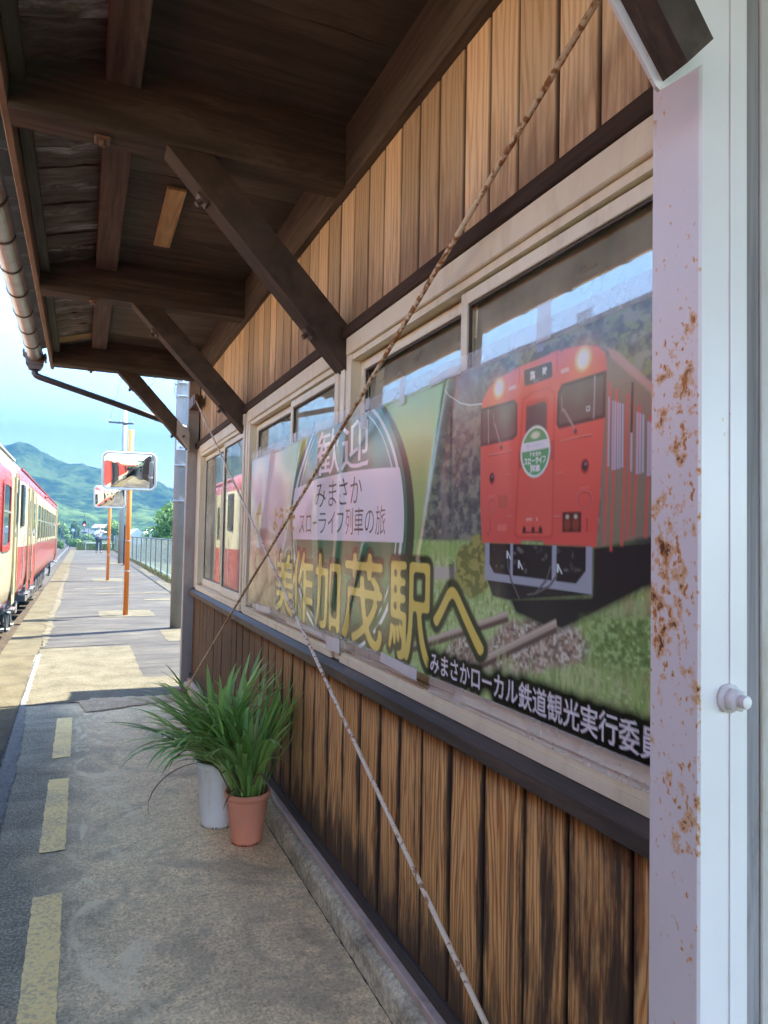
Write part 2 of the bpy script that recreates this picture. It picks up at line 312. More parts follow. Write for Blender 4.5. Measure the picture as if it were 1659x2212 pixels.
# ------------------------------------------------------------------ mesh helpers
ORG = {}
class MB:
    def __init__(s): s.v = []; s.f = []; s.uv = None; s.smooth = False
    def add(s, vs, fs):
        b = len(s.v); s.v.extend([tuple(v) for v in vs]); s.f.extend([tuple(i + b for i in f) for f in fs]); return s
    def box(s, x0, x1, y0, y1, z0, z1):
        return s.add([(x0, y0, z0), (x1, y0, z0), (x1, y1, z0), (x0, y1, z0), (x0, y0, z1), (x1, y0, z1), (x1, y1, z1), (x0, y1, z1)],
                     [(0, 3, 2, 1), (4, 5, 6, 7), (0, 1, 5, 4), (1, 2, 6, 5), (2, 3, 7, 6), (3, 0, 4, 7)])
    def bbox(s, x0, x1, y0, y1, z0, z1, b=0.004):
        """box with chamfered edges"""
        bm = bmesh.new()
        vs = [bm.verts.new(p) for p in [(x0, y0, z0), (x1, y0, z0), (x1, y1, z0), (x0, y1, z0), (x0, y0, z1), (x1, y0, z1), (x1, y1, z1), (x0, y1, z1)]]
        for f in [(0, 3, 2, 1), (4, 5, 6, 7), (0, 1, 5, 4), (1, 2, 6, 5), (2, 3, 7, 6), (3, 0, 4, 7)]: bm.faces.new([vs[i] for i in f])
        bmesh.ops.bevel(bm, geom=bm.edges[:], offset=b, segments=1, affect='EDGES', profile=0.5)
        return s.bm(bm)
    def bm(s, bm):
        bm.verts.ensure_lookup_table(); bm.verts.index_update()
        s.add([v.co[:] for v in bm.verts], [[v.index for v in f.verts] for f in bm.faces]); bm.free(); return s
    def prism(s, poly, axis, a, b):
        """poly in the two other axes (xz for y, yz for x, xy for z)"""
        n = len(poly)
        def P(p, t): return {'y': (p[0], t, p[1]), 'x': (t, p[0], p[1]), 'z': (p[0], p[1], t)}[axis]
        vs = [P(p, a) for p in poly] + [P(p, b) for p in poly]
        fs = [tuple(range(n)), tuple(range(2 * n - 1, n - 1, -1))] + [(i, i + n, (i + 1) % n + n, (i + 1) % n) for i in range(n)]
        return s.add(vs, fs)
    def tube(s, pts, r, n=10, cap=True):
        pts = [Vector(p) for p in pts]; k = len(pts)
        rr = r if isinstance(r, (list, tuple)) else [r] * k
        up = None; rings = []
        for i, p in enumerate(pts):
            t = (pts[min(i + 1, k - 1)] - pts[max(i - 1, 0)]).normalized()
            if up is None: up = t.orthogonal().normalized()
            up = (up - t * up.dot(t)).normalized(); sd = t.cross(up)
            rings.append([p + (up * math.cos(2 * PI * j / n) + sd * math.sin(2 * PI * j / n)) * rr[i] for j in range(n)])
        b = len(s.v)
        for ring in rings: s.v.extend([q[:] for q in ring])
        for i in range(k - 1):
            for j in range(n):
                s.f.append((b + i * n + j, b + i * n + (j + 1) % n, b + (i + 1) * n + (j + 1) % n, b + (i + 1) * n + j))
        if cap:
            s.f.append(tuple(b + j for j in reversed(range(n)))); s.f.append(tuple(b + (k - 1) * n + j for j in range(n)))
        return s
    def lathe(s, prof, cx, cy, n=24, z0=0.0, sq=None, cap=True):
        b = len(s.v)
        for r, z in prof:
            for j in range(n):
                a = 2 * PI * j / n; k = 1.0
                if sq: k = sq(a)
                s.v.append((cx + r * k * math.cos(a), cy + r * k * math.sin(a), z0 + z))
        for i in range(len(prof) - 1):
            for j in range(n):
                s.f.append((b + i * n + j, b + i * n + (j + 1) % n, b + (i + 1) * n + (j + 1) % n, b + (i + 1) * n + j))
        if cap:
            s.f.append(tuple(b + j for j in reversed(range(n)))); s.f.append(tuple(b + (len(prof) - 1) * n + j for j in range(n)))
        return s
    def ball(s, c, r, seg=10, rings=7):
        bm = bmesh.new(); bmesh.ops.create_uvsphere(bm, u_segments=seg, v_segments=rings, radius=1)
        rr = r if isinstance(r, (tuple, list)) else (r, r, r)
        for v in bm.verts: v.co = Vector((c[0] + v.co.x * rr[0], c[1] + v.co.y * rr[1], c[2] + v.co.z * rr[2]))
        return s.bm(bm)

def obj(name, mb, mat, parent=None, smooth=False, at=None):
    """link the shape as one mesh object; parent is its thing or part"""
    me = bpy.data.meshes.new(name)
    org = Vector(ORG[parent.name]) if parent else Vector(at or (0, 0, 0))
    me.from_pydata([(v[0] - org.x, v[1] - org.y, v[2] - org.z) for v in mb.v], [], mb.f)
    if mb.uv:
        ul = me.uv_layers.new(name='UVMap')
        ul.data.foreach_set('uv', [c for f in mb.uv for q in f for c in q])
    if smooth: me.polygons.foreach_set('use_smooth', [True] * len(me.polygons))
    mats = mat if isinstance(mat, list) else [mat]
    for q in mats: me.materials.append(M[q] if isinstance(q, str) else q)
    me.update()
    o = bpy.data.objects.new(name, me); col.objects.link(o)
    if parent: o.parent = parent
    else: o.location = org
    ORG[o.name] = org
    return o
def thing(name, loc, label, cat, group=None):
    o = bpy.data.objects.new(name, None); col.objects.link(o); o.location = loc; o.empty_display_size = 0.2
    ORG[o.name] = Vector(loc); tag(o, label, cat, group); return o
def tag(o, label, cat, group=None, kind=None):
    o['label'] = label; o['category'] = cat
    if group: o['group'] = group
    if kind: o['kind'] = kind
    return o
def structure(o): o['kind'] = 'structure'; return o
def dup(root, loc, label=None):
    def cp(o, par):
        c = o.copy(); col.objects.link(c)
        if par: c.parent = par
        for ch in o.children: cp(ch, c)
        return c
    c = cp(root, None); c.location = loc
    ORG[c.name] = Vector(loc)
    if label: c['label'] = label
    return c
def put(o, dx, dy, dz):
    """copy of one part at an offset, under the same parent"""
    c = o.copy(); col.objects.link(c); c.location = o.location + Vector((dx, dy, dz)); return c

def planks(mb, x0, x1, y0, y1, z0, z1, wd, seed, gap=0.003, ch=0.004, jit=0.0015):
    """vertical cladding boards with chamfered edges, front towards -x, uv = (across, random)"""
    rr = random.Random(seed); mb.uv = mb.uv or []
    y = y0
    while y < y1 - 0.02:
        wv = wd * rr.uniform(0.9, 1.1); ye = min(y + wv, y1); a = y + gap / 2; b = ye - gap / 2; xo = x0 + rr.uniform(-jit, jit); q = rr.random()
        poly = [(x1, a), (xo + ch, a), (xo, a + ch), (xo, b - ch), (xo + ch, b), (x1, b)]
        us = [0, 0, 0.03, 0.97, 1, 1]
        n = 6; base = len(mb.v)
        mb.v.extend([(p[0], p[1], z0) for p in poly] + [(p[0], p[1], z1) for p in poly])
        for i in range(5):
            mb.f.append((base + i + 1, base + i, base + i + n, base + i + 1 + n)); mb.uv.append([(us[i + 1], q), (us[i], q), (us[i], q), (us[i + 1], q)])
        mb.f.append(tuple(base + i for i in range(6))); mb.uv.append([(u, q) for u in us])
        mb.f.append(tuple(base + n + i for i in reversed(range(6)))); mb.uv.append([(us[i], q) for i in reversed(range(6))])
        y = ye
    return mb

# ================================================================== ground, platform, track
def platform():
    b = MB().box(-0.40, 2.25, -8, 57.5, -0.95, 0.0)
    structure(obj('platform', b, 'ground'))
    b = MB()
    rr = random.Random(3); y = -8.0
    while y < 57.3:                                   # edge stones laid end to end
        e = min(57.5, y + 3.0); b.box(-0.78, -0.405, y + 0.004, e - 0.004, -0.16, 0.004 + rr.uniform(-0.002, 0.002)); y = e
    structure(obj('platform_edge', b, 'curb'))
    structure(obj('platform_face', MB().box(-0.70, -0.41, -8, 57.5, -0.95, -0.162), 'kerb'))
def sheet(name, poly, z, mat, wob=0.0, seed=1, step=0.05):
    """thin ragged sheet on the ground"""
    rr = random.Random(seed); pts = []
    n = len(poly)
    for i in range(n):
        a = Vector(poly[i]); c = Vector(poly[(i + 1) % n]); L = (c - a).length; k = max(1, int(L / step)) if wob else 1
        for j in range(k):
            p = a.lerp(c, j / k)
            if wob: p = p + Vector((rr.uniform(-wob, wob), rr.uniform(-wob, wob)))
            pts.append(p)
    bm = bmesh.new(); vs = [bm.verts.new((p.x, p.y, z)) for p in pts]; f = bm.faces.new(vs)
    if f.normal.z < 0: f.normal_flip()
    f.normal_update()
    if f.normal.z < 0: bmesh.ops.reverse_faces(bm, faces=[f])
    bmesh.ops.triangulate(bm, faces=bm.faces[:])
    return structure(obj(name, MB().bm(bm), mat))
platform()
sheet('concrete_patch', [(-0.395, 8.92), (0.57, 8.91), (0.56, 6.93), (1.6, 6.80), (1.6, 6.10), (-0.395, 6.06)], 0.004, 'patch', 0.012, 2, 0.08)
sheet('mortar_patch', [(0.0, 6.06), (0.13, 6.15), (0.84, 6.06), (0.84, 5.86), (0.45, 5.80), (0.08, 5.68)], 0.008, 'brownpatch', 0.018, 3)
sheet('joint_mortar', [(-0.425, 8.5), (-0.37, 8.52), (-0.365, 7.2), (-0.355, 6.1), (-0.32, 5.2), (-0.30, 4.3), (-0.29, 3.0), (-0.30, 1.5), (-0.375, 1.5), (-0.38, 4.0), (-0.395, 6.0), (-0.41, 7.4)], 0.008, 'grout', 0.010, 4, 0.045)
sheet('joint_crack', [(-0.412, 8.9), (-0.404, 8.9), (-0.398, 7.0), (-0.392, 5.5), (-0.385, 4.0), (-0.385, 1.5), (-0.402, 1.5), (-0.402, 4.5), (-0.406, 6.8)], 0.012, 'crack', 0.003, 5, 0.05)
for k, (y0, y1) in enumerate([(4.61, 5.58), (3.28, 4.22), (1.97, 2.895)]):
    sheet('painted_sun_dash', [(-0.123, y0), (-0.022, y0), (-0.022, y1), (-0.123, y1)], 0.004, 'yellow', 0.003, 10 + k, 0.025)  # sun thrown back by the train windows, laid down as colour
sheet('joint_crack', [(0.836, 0.8), (0.837, 3.2), (0.834, 6.2), (0.831, 6.2), (0.833, 3.2), (0.832, 0.8)], 0.004, 'crack', 0.0015, 72, 0.03)
for k, (y, x0, x1, wd) in enumerate([(8.95, -0.39, 0.55, 0.035), (12.05, -0.39, 0.5, 0.035), (20.55, -0.78, 0.68, 0.10), (31.6, -0.78, 1.8, 0.16), (41.5, -0.4, 2.2, 0.2)]):
    sheet('joint_crack', [(x0, y), (x1, y + 0.12 * (x1 - x0)), (x1, y + 0.12 * (x1 - x0) + wd), (x0, y + wd)], 0.008, 'crack', 0.008, 30 + k, 0.1)
for k, (x, y, sx, sy) in enumerate([(0.72, 12.5, 0.42, 0.5), (0.72, 21.5, 0.4, 0.7), (0.52, 28.2, 0.32, 0.8), (1.5, 33.3, 0.5, 1.0), (1.25, 9.7, 0.22, 0.55)]):
    sheet('concrete_pad', [(x - sx, y - sy), (x + sx, y - sy), (x + sx, y + sy), (x - sx, y + sy)], 0.004, 'patch', 0.012, 40 + k, 0.1)
sheet('joint_mortar', [(-0.405, 9.0), (-0.36, 9.0), (-0.33, 10.5), (-0.36, 12.5), (-0.34, 15.0), (-0.37, 19.0), (-0.36, 24.0), (-0.385, 30.0), (-0.41, 30.0), (-0.47, 22.0), (-0.46, 17.0), (-0.43, 14.0), (-0.45, 12.0)], 0.008, 'patch', 0.03, 55, 0.12)
for k, (x, y, sx, sy) in enumerate([(1.95, 13.5, 0.25, 1.8), (2.05, 19.0, 0.18, 2.2), (2.1, 26.0, 0.14, 2.6), (1.5, 15.0, 0.3, 0.2), (0.3, 18.2, 0.5, 0.12), (1.1, 23.5, 0.6, 0.15)]):
    sheet('worn_patch', [(x - sx, y - sy), (x + sx * 0.6, y - sy), (x + sx, y + sy * 0.4), (x + sx * 0.3, y + sy), (x - sx * 0.7, y + sy * 0.7)], 0.004, 'patch', 0.06, 80 + k, 0.12)
for k, (y, x0, x1) in enumerate([(16.4, 0.2, 1.9), (24.2, -0.3, 1.5), (26.5, 0.4, 2.1), (36.0, -0.35, 1.6), (46.0, -0.35, 2.1)]):
    sheet('pale_streak', [(x0, y), (x1, y + 0.2), (x1, y + 0.45), (x0, y + 0.2)], 0.004, 'patch', 0.05, 60 + k, 0.2)

# ================================================================== station building
YN, YF = -3.60, 6.24            # eaves' near end, stretched back unseen to block sky light; wall's far end
st = thing('station_building', (0.9, 3.0, 0), 'wooden station building of tan and charred boards with deep dark eaves along the platform', 'station')
def wallruns(): return [(0.80, YF)]
b = MB()
for k, (a, e) in enumerate(wallruns()): planks(b, 0.920, 0.948, a, e, 2.13, 2.74, 0.142, 11 + k, 0.005, 0.006)
obj('upper_wall', b, 'up', st)
b = MB()
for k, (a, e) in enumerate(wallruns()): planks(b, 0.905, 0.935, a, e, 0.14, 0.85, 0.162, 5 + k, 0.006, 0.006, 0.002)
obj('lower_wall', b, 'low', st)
b = MB(); rr = random.Random(8)
for a, e in wallruns():
    bm = bmesh.new(); n = int((e - a) / 0.06)
    prof = [(0.84, 0.0), (0.843, 0.06), (0.85, 0.078), (0.868, 0.084), (0.93, 0.084)]
    rows = []
    for i in range(n + 1):
        y = a + (e - a) * i / n
        rows.append([bm.verts.new((px + (rr.uniform(-0.003, 0.003) if 0 < pz < 0.08 else 0) , y, pz + (rr.uniform(-0.004, 0.002) if pz > 0.05 else 0))) for px, pz in prof])
    for i in range(n):
        for j in range(len(prof) - 1): bm.faces.new((rows[i][j], rows[i][j + 1], rows[i + 1][j + 1], rows[i + 1][j]))
    b.bm(bm)
obj('foundation_kerb', b, 'kerb', st)
obj('base_channel', MB().bbox(0.872, 0.905, 0.80, YF, 0.086, 0.112, 0.003), 'channel', st)
obj('baseboard', MB().bbox(0.893, 0.94, 0.80, YF, 0.113, 0.152, 0.003), 'basebd', st)
b = MB()
for a, e in wallruns(): b.prism([(0.858, 0.838), (0.862, 0.868), (0.885, 0.886), (0.95, 0.890), (0.95, 0.852), (0.885, 0.836)], 'y', a, e)
obj('sill', b, 'sill', st)
b = MB()
for a, e in wallruns(): b.bbox(0.884, 0.955, a, e, 2.103, 2.15, 0.004)
obj('head_trim', b, 'trim', st)
obj('wall_plate', MB().bbox(0.882, 0.96, YN, 6.42, 2.70, 2.94, 0.006), 'beam_y', st)
# windows: three bays, each with a frame, two sashes and their panes
def window(y0, y1, meet, lean):
    f = MB()
    f.bbox(0.890, 0.965, y0, y1, 2.035, 2.102, 0.003)                     # head
    f.box(0.902, 0.965, y0, y1, 2.012, 2.034)
    f.bbox(0.896, 0.965, y0, y0 + 0.040, 0.942, 2.034, 0.002).bbox(0.896, 0.965, y1 - 0.040, y1, 0.942, 2.034, 0.002)
    f.box(0.890, 0.965, y0, y1, 0.888, 0.910)                             # sill tracks
    for q in (0.893, 0.908, 0.923, 0.938, 0.953): f.box(q, q + 0.006, y0, y1, 0.911, 0.926)
    fr = obj('window', f, 'alu', st)
    tr = MB()
    for q in (0.909, 0.934): tr.box(q, q + 0.004, y0 + 0.041, y1 - 0.041, 1.975, 2.011)
    for (a, e, xs) in ((y0 + 0.041, meet + 0.022, 0.912), (meet - 0.022, y1 - 0.041, 0.937)):
        s = MB()
        s.bbox(xs, xs + 0.022, a, a + 0.030, 0.930, 2.006, 0.002).bbox(xs, xs + 0.022, e - 0.032, e, 0.930, 2.006, 0.002)
        s.bbox(xs, xs + 0.022, a + 0.031, e - 0.033, 1.972, 2.006, 0.002).bbox(xs, xs + 0.022, a + 0.031, e - 0.033, 0.930, 0.985, 0.002)
        obj('sash', s, 'alu2', fr)
        g = MB(); g.add([(xs + 0.011 - lean * 0.3, a + 0.03, 0.98), (xs + 0.011 - lean * 0.3, e - 0.03, 0.98), (xs + 0.011 + lean * 0.7, e - 0.03, 1.974), (xs + 0.011 + lean * 0.7, a + 0.03, 1.974)], [(0, 3, 2, 1)])
        obj('pane', g, 'glass', fr)
        k = MB()
        for (p0, p1, z0, z1) in ((a + 0.030, a + 0.034, 0.986, 1.971), (e - 0.037, e - 0.033, 0.986, 1.971), (a + 0.035, e - 0.038, 1.966, 1.971), (a + 0.035, e - 0.038, 0.986, 0.991)):
            k.box(xs + 0.006, xs + 0.015, p0, p1, z0, z1)
        obj('gasket', k, 'rubber', fr)
window(0.84, 2.445, 1.59, 0.023); window(2.545, 4.145, 3.25, 0.008); window(4.255, 6.03, 5.0, 0.0)
for yy in (2.447, 4.147):
    obj('window_mullion', MB().bbox(0.903, 0.96, yy, yy + 0.096, 0.891, 2.101, 0.003).bbox(0.897, 0.902, yy + 0.028, yy + 0.068, 0.891, 2.101, 0.001), 'alu2', st)
obj('window_mullion', MB().bbox(0.903, 0.96, 6.032, 6.235, 0.891, 2.101, 0.003), 'alu', st)
# rest of the shell, so the panes have a room behind them
b = MB().box(5.5, 5.6, 0.82, 6.2, 0, 2.9).box(0.97, 5.5, 0.82, 6.2, 2.62, 2.68).box(0.97, 5.5, 0.82, 6.2, 0.02, 0.06).box(0.97, 5.5, 6.2, 6.25, 0.06, 2.62).box(0.97, 5.5, 0.80, 0.819, 0.06, 2.9)
obj('interior_wall', b, 'room', st)
b = MB(); planks(b, 6.262, 6.29, 0.92, 5.6, 0.1, 3.0, 0.15, 77)
b.v = [(v[1], v[0] + 0.085, v[2]) for v in b.v]
obj('gable_wall', b, 'low', st)
b = MB(); planks(b, 0.76, 0.79, 1.062, 5.6, 0.1, 3.0, 0.15, 78); b.v = [(v[1], v[0], v[2]) for v in b.v]
obj('gable_wall', b, 'up', st)
# eaves: tie beams, braces, purlin, boards
BY = [0.64, 2.47, 4.28, 6.16]
for y in BY + [-1.2, -3.0]:  # two added unseen beams carry the stretched roof
    obj('tie_beam', MB().prism([(-0.262, 2.70), (0.815 if y < 1 else 0.881, 2.70), (0.815 if y < 1 else 0.881, 2.934), (0.06, 2.934), (-0.262, 2.842)], 'y', y, y + 0.11), 'beam', st)
def brace(y, foot, f0, f1):
    br = obj('brace', MB().prism([(0.225, 2.699), (0.385, 2.699), (foot, f1), (foot, f0)], 'y', y, y + 0.10), 'brace', st)
    d = Vector((foot - 0.225, 0, f0 - 2.699)).normalized(); nrm = Vector((d.z, 0, -d.x))
    if nrm.z > 0: nrm = -nrm
    for t in (0.20, 0.80):
        c = Vector((0.225, y + 0.05, 2.699)).lerp(Vector((foot, y + 0.05, f0)), t)
        bl = MB(); u = d * 0.024; v = Vector((0, 0.022, 0))
        q = [c + u + v, c + u - v, c - u - v, c - u + v]
        bl.add([p[:] for p in q] + [(p + nrm * 0.012)[:] for p in q], [(0, 1, 2, 3), (7, 6, 5, 4), (0, 4, 5, 1), (1, 5, 6, 2), (2, 6, 7, 3), (3, 7, 4, 0)])
        bl.tube([c + nrm * 0.011, c + nrm * 0.034], 0.011, 6)
        obj('bolt', bl, 'strap', br)
brace(2.472, 0.903, 1.985, 2.165); brace(4.282, 0.903, 1.99, 2.165); brace(6.162, 0.815, 2.085, 2.235)
for y in BY[1:]:
    obj('beam_washer', MB().bbox(-0.006, 0.044, y + 0.035, y + 0.085, 2.690, 2.699, 0.002).tube([(0.02, y + 0.06, 2.691), (0.02, y + 0.06, 2.672)], 0.011, 6), 'rust', st)
obj('purlin', MB().bbox(0.02, 0.135, YN, 6.43, 2.868, 2.975, 0.005), 'beam_y', st)
obj('eave_batten', MB().box(-0.258, -0.215, YN, 6.43, 2.800, 2.836), 'batten', st)
obj('fascia', MB().bbox(-0.290, -0.264, YN, 6.45, 2.718, 2.850, 0.003), 'fascia', st)
def eave_planks(x0, z0, x1, z1, ya, yb, wd, th, seed, jz, gap):
    b = MB(); rr = random.Random(seed); y = ya
    while y < yb - 0.01:
        e = min(yb, y + wd * rr.uniform(0.85, 1.15)); j = rr.uniform(-jz, jz); t = rr.uniform(-jz, jz) * 0.6; n = 6; base = len(b.v)
        for i in range(n + 1):
            u = i / n; x = x0 + (x1 - x0) * u; z = z0 + (z1 - z0) * u + j + 0.006 * math.sin(u * PI) * rr.uniform(-1, 1) * (jz > 0.001)
            b.v.extend([(x, y + gap, z - t), (x, e - gap, z + t), (x, e - gap, z + t + th), (x, y + gap, z - t + th)])
        for i in range(n):
            q = base + i * 4
            for k in range(4): b.f.append((q + k, q + (k + 1) % 4, q + 4 + (k + 1) % 4, q + 4 + k))
        b.f.append((base, base + 3, base + 2, base + 1)); q = base + n * 4; b.f.append((q, q + 1, q + 2, q + 3)); y = e
    return b
obj('eave_board', eave_planks(-0.262, 2.843, 0.06, 2.940, YN, 5.90, 0.175, 0.012, 4, 0.004, 0.0015), 'eaveboard', st)
obj('eave_board', eave_planks(-0.262, 2.843, 0.06, 2.940, 6.06, 6.45, 0.175, 0.012, 5, 0.004, 0.0015), 'eaveboard', st)
o = obj('eave_board', eave_planks(-0.262, 2.840, 0.06, 2.937, 5.90, 6.06, 0.2, 0.012, 6, 0.0, 0.0015), 'paleboard', st); o['label'] = 'pale eave board'
obj('soffit', eave_planks(0.137, 2.936, 0.935, 2.936, YN, 6.44, 0.30, 0.012, 9, 0.0012, 0.001), 'soffit', st)
obj('porch_ceiling', MB().box(0.961, 5.6, YN, 0.80, 2.945, 2.96), 'soffit', st)
obj('nailing_block', MB().bbox(0.303, 0.388, 3.24, 3.92, 2.915, 2.933, 0.003), 'block', st)
# tiled roof, waved along its edge
def tile_sheet(xa, xb, za, zb, ya, yb, period, amp, th):
    b = MB(); n = int((yb - ya) / (period / 6)); rows = max(2, int((xb - xa) / 0.26))
    pts = []
    for j in range(rows + 1):
        u = j / rows
        for lvl in (0, 1):
            x = xa + (xb - xa) * u; zz = za + (zb - za) * u + (0.018 if lvl else 0.0)
            if lvl == 0 and j > 0: pass
            pts.append((x + (0.0 if lvl else 0.001), zz))
    b0 = 0
    top = []
    for (x, z) in pts:
        row = []
        for i in range(n + 1):
            y = ya + (yb - ya) * i / n; ph = (y / period) % 1.0
            wv = amp * (0.5 - 0.5 * math.cos(2 * PI * ph)) if ph < 0.7 else amp * (0.5 - 0.5 * math.cos(2 * PI * 0.7)) * (1 - (ph - 0.7) / 0.3)
            row.append(len(b.v)); b.v.append((x, y, z + wv + th))
        top.append(row)
    for r in range(len(top) - 1):
        for i in range(n): b.f.append((top[r][i], top[r + 1][i], top[r + 1][i + 1], top[r][i + 1]))
    low = []
    for (x, z) in (pts[0], pts[-1]):
        row = []
        for i in range(n + 1):
            y = ya + (yb - ya) * i / n
            row.append(len(b.v)); b.v.append((x, y, b.v[top[0 if not low else -1][i]][2] - th))
        low.append(row)
    for i in range(n):
        b.f.append((top[0][i], top[0][i + 1], low[0][i + 1], low[0][i]))
        b.f.append((low[0][i], low[0][i + 1], low[1][i + 1], low[1][i]))
        b.f.append((top[-1][i + 1], top[-1][i], low[1][i], low[1][i + 1]))
    for i in (0, n):
        b.f.append(tuple([top[r][i] for r in range(len(top))] + [low[1][i], low[0][i]]))
    return b
SL = 0.30
obj('roof', tile_sheet(-0.40, 3.3, 2.842, 2.842 + 3.7 * SL, YN, 6.47, 0.30, 0.035, 0.025), 'tile', st)  # stretched on behind the camera, unseen, to block sky light
obj('roof', tile_sheet(2.0, 3.3, 3.62, 4.01, 6.471, 7.0, 0.30, 0.035, 0.03), 'tile', st)
obj('roof', tile_sheet(3.301, 7.0, 3.952, 2.842, YN, 7.0, 0.30, 0.035, 0.025), 'tile', st)
obj('ridge_cap', MB().tube([(3.3, YN, 4.02), (3.3, 7.02, 4.02)], 0.09, 10), 'tile', st)
# gutter with straps, outlet and drain pipe
b = MB(); arc = [(math.cos(a), math.sin(a)) for a in [PI + PI * i / 12 for i in range(13)]]
poly = [(-0.405 + 0.056 * c, 2.800 + 0.056 * s) for c, s in arc] + [(-0.405 + 0.053 * c, 2.801 + 0.053 * s) for c, s in reversed(arc)]
b.prism(poly, 'y', YN, 6.32)
gut = obj('gutter', b, 'gutter', st)
poly = [(-0.405 + 0.0605 * c, 2.800 + 0.0605 * s) for c, s in arc] + [(-0.405 + 0.0568 * c, 2.8005 + 0.0568 * s) for c, s in reversed(arc)]
b = MB().prism(poly, 'y', -0.009, 0.009).box(-0.348, -0.291, -0.007, 0.007, 2.796, 2.802).box(-0.348, -0.342, 0.008, 0.412, 2.797, 2.801)
b.v = [(v[0], v[1] + 0.44, v[2]) for v in b.v]
strap = obj('gutter_strap', b, 'strap', gut)
for k in list(range(-9, 0)) + list(range(1, 14)): put(strap, 0, 0.42 * k, 0)
b = MB().prism([(-0.47, 2.72), (-0.345, 2.72), (-0.335, 2.81), (-0.48, 2.81)], 'y', 6.321, 6.43).prism([(-0.45, 2.685), (-0.365, 2.685), (-0.348, 2.72), (-0.467, 2.72)], 'y', 6.33, 6.42)
b.box(-0.495, -0.48, 6.31, 6.44, 2.79, 2.835).box(-0.335, -0.32, 6.31, 6.44, 2.76, 2.815)
obj('outlet_box', b, 'strap', st)
obj('drain_pipe', MB().tube([(-0.405, 6.375, 2.69), (-0.405, 6.375, 2.655), (-0.395, 6.375, 2.64), (-0.37, 6.376, 2.628), (0.2, 6.38, 2.47), (0.60, 6.385, 2.358), (0.90, 6.39, 2.275), (0.93, 6.392, 2.24), (0.935, 6.392, 0.05)], 0.026, 10), 'pipe', st, True)
# steel posts with plates, tie rods
def post(y0, y1, mat, near):
    p = MB().bbox(0.820, 0.914, y0, y1, 0.0, 2.70, 0.0035)
    po = obj('steel_post', p, mat, st)
    if near:
        obj('flange', MB().bbox(0.879, 0.9145, y0 - 0.0022, y0 - 0.0002, 0.0, 2.70, 0.0008), mat, po)
        g = MB().tube([(0.875, y0 - 0.001, 1.126), (0.875, y0 - 0.008, 1.126)], 0.021, 16)
        g.tube([(0.875, y0 - 0.008, 1.126), (0.875, y0 - 0.022, 1.126)], 0.017, 6)
        for k in range(5): g.tube([(0.875, y0 - 0.020 - 0.003 * k, 1.126), (0.875, y0 - 0.0215 - 0.003 * k, 1.126), (0.875, y0 - 0.023 - 0.003 * k, 1.126)], [0.0085, 0.0098, 0.0085], 12)
        obj('bolt', g, mat, po, True)
        obj('gusset_plate', MB().prism([(0.728, 2.000), (0.735, 1.996), (0.819, 2.060), (0.819, 2.42), (0.378, 2.42)], 'y', y0 - 0.006, y0 - 0.0005), mat, po)
    else:
        g = obj('gusset_plate', MB().prism([(0.714, 2.332), (0.819, 2.234), (0.819, 2.076), (0.714, 2.200)], 'y', 6.138, 6.160).box(0.8195, 0.823, 6.16, 6.239, 2.076, 2.234), 'plate', po)
        obj('bolt', MB().tube([(0.770, 6.138, 2.19), (0.770, 6.120, 2.19)], 0.012, 6), 'rust', g)
post(0.741, 0.838, 'post', True); post(6.24, 6.335, 'farpost', False)
o = obj('brace', MB().prism([(0.740, 2.010), (0.788, 2.058), (0.50, 2.415), (0.400, 2.415)], 'y', 0.690, 0.7348), 'block2' if 'block2' in M else 'brace', st)
obj('bolt', MB().bbox(0.648, 0.674, 0.684, 0.6898, 2.165, 2.191, 0.002).tube([(0.661, 0.684, 2.178), (0.661, 0.674, 2.178)], 0.008, 6), 'strap', o)
ra = MB().tube([(0.846, 6.235, 2.607 - 0.0), (0.846, 5.9, 2.45), (0.846, 4.2, 1.655), (0.846, 2.4, 0.81), (0.846, 0.84, 0.082)], 0.0078, 10)
ra = MB().tube([(0.838, 5.98, 2.488), (0.838, 4.2, 1.650), (0.838, 2.4, 0.805), (0.838, 0.839, 0.074)], 0.0068, 10)
obj('brace_rod', ra, 'rodA', st, True)
obj('brace_rod', MB().tube([(0.829, 0.839, 2.402), (0.829, 2.4, 1.690), (0.829, 4.2, 0.870), (0.829, 6.02, 0.045)], 0.0068, 10), 'rodB', st, True)
obj('rod_anchor', MB().bbox(0.826, 0.850, 5.93, 5.985, 2.44, 2.53, 0.002).bbox(0.822, 0.9, 5.986, 6.2395, 2.44, 2.53, 0.002), 'rust', st)
obj('rod_anchor', MB().bbox(0.816, 0.842, 6.0, 6.06, 0.012, 0.066, 0.002).bbox(0.822, 0.9, 6.06, 6.2395, 0.012, 0.05, 0.002), 'rust', st)
obj('wooden_column', MB().bbox(0.9155, 0.9485, 0.745, 0.799, 0.0, 2.70, 0.002), 'greywood', st)
obj('door_jamb', MB().bbox(0.949, 1.06, 0.742, 0.799, 0.0, 2.70, 0.002), 'plate', st)

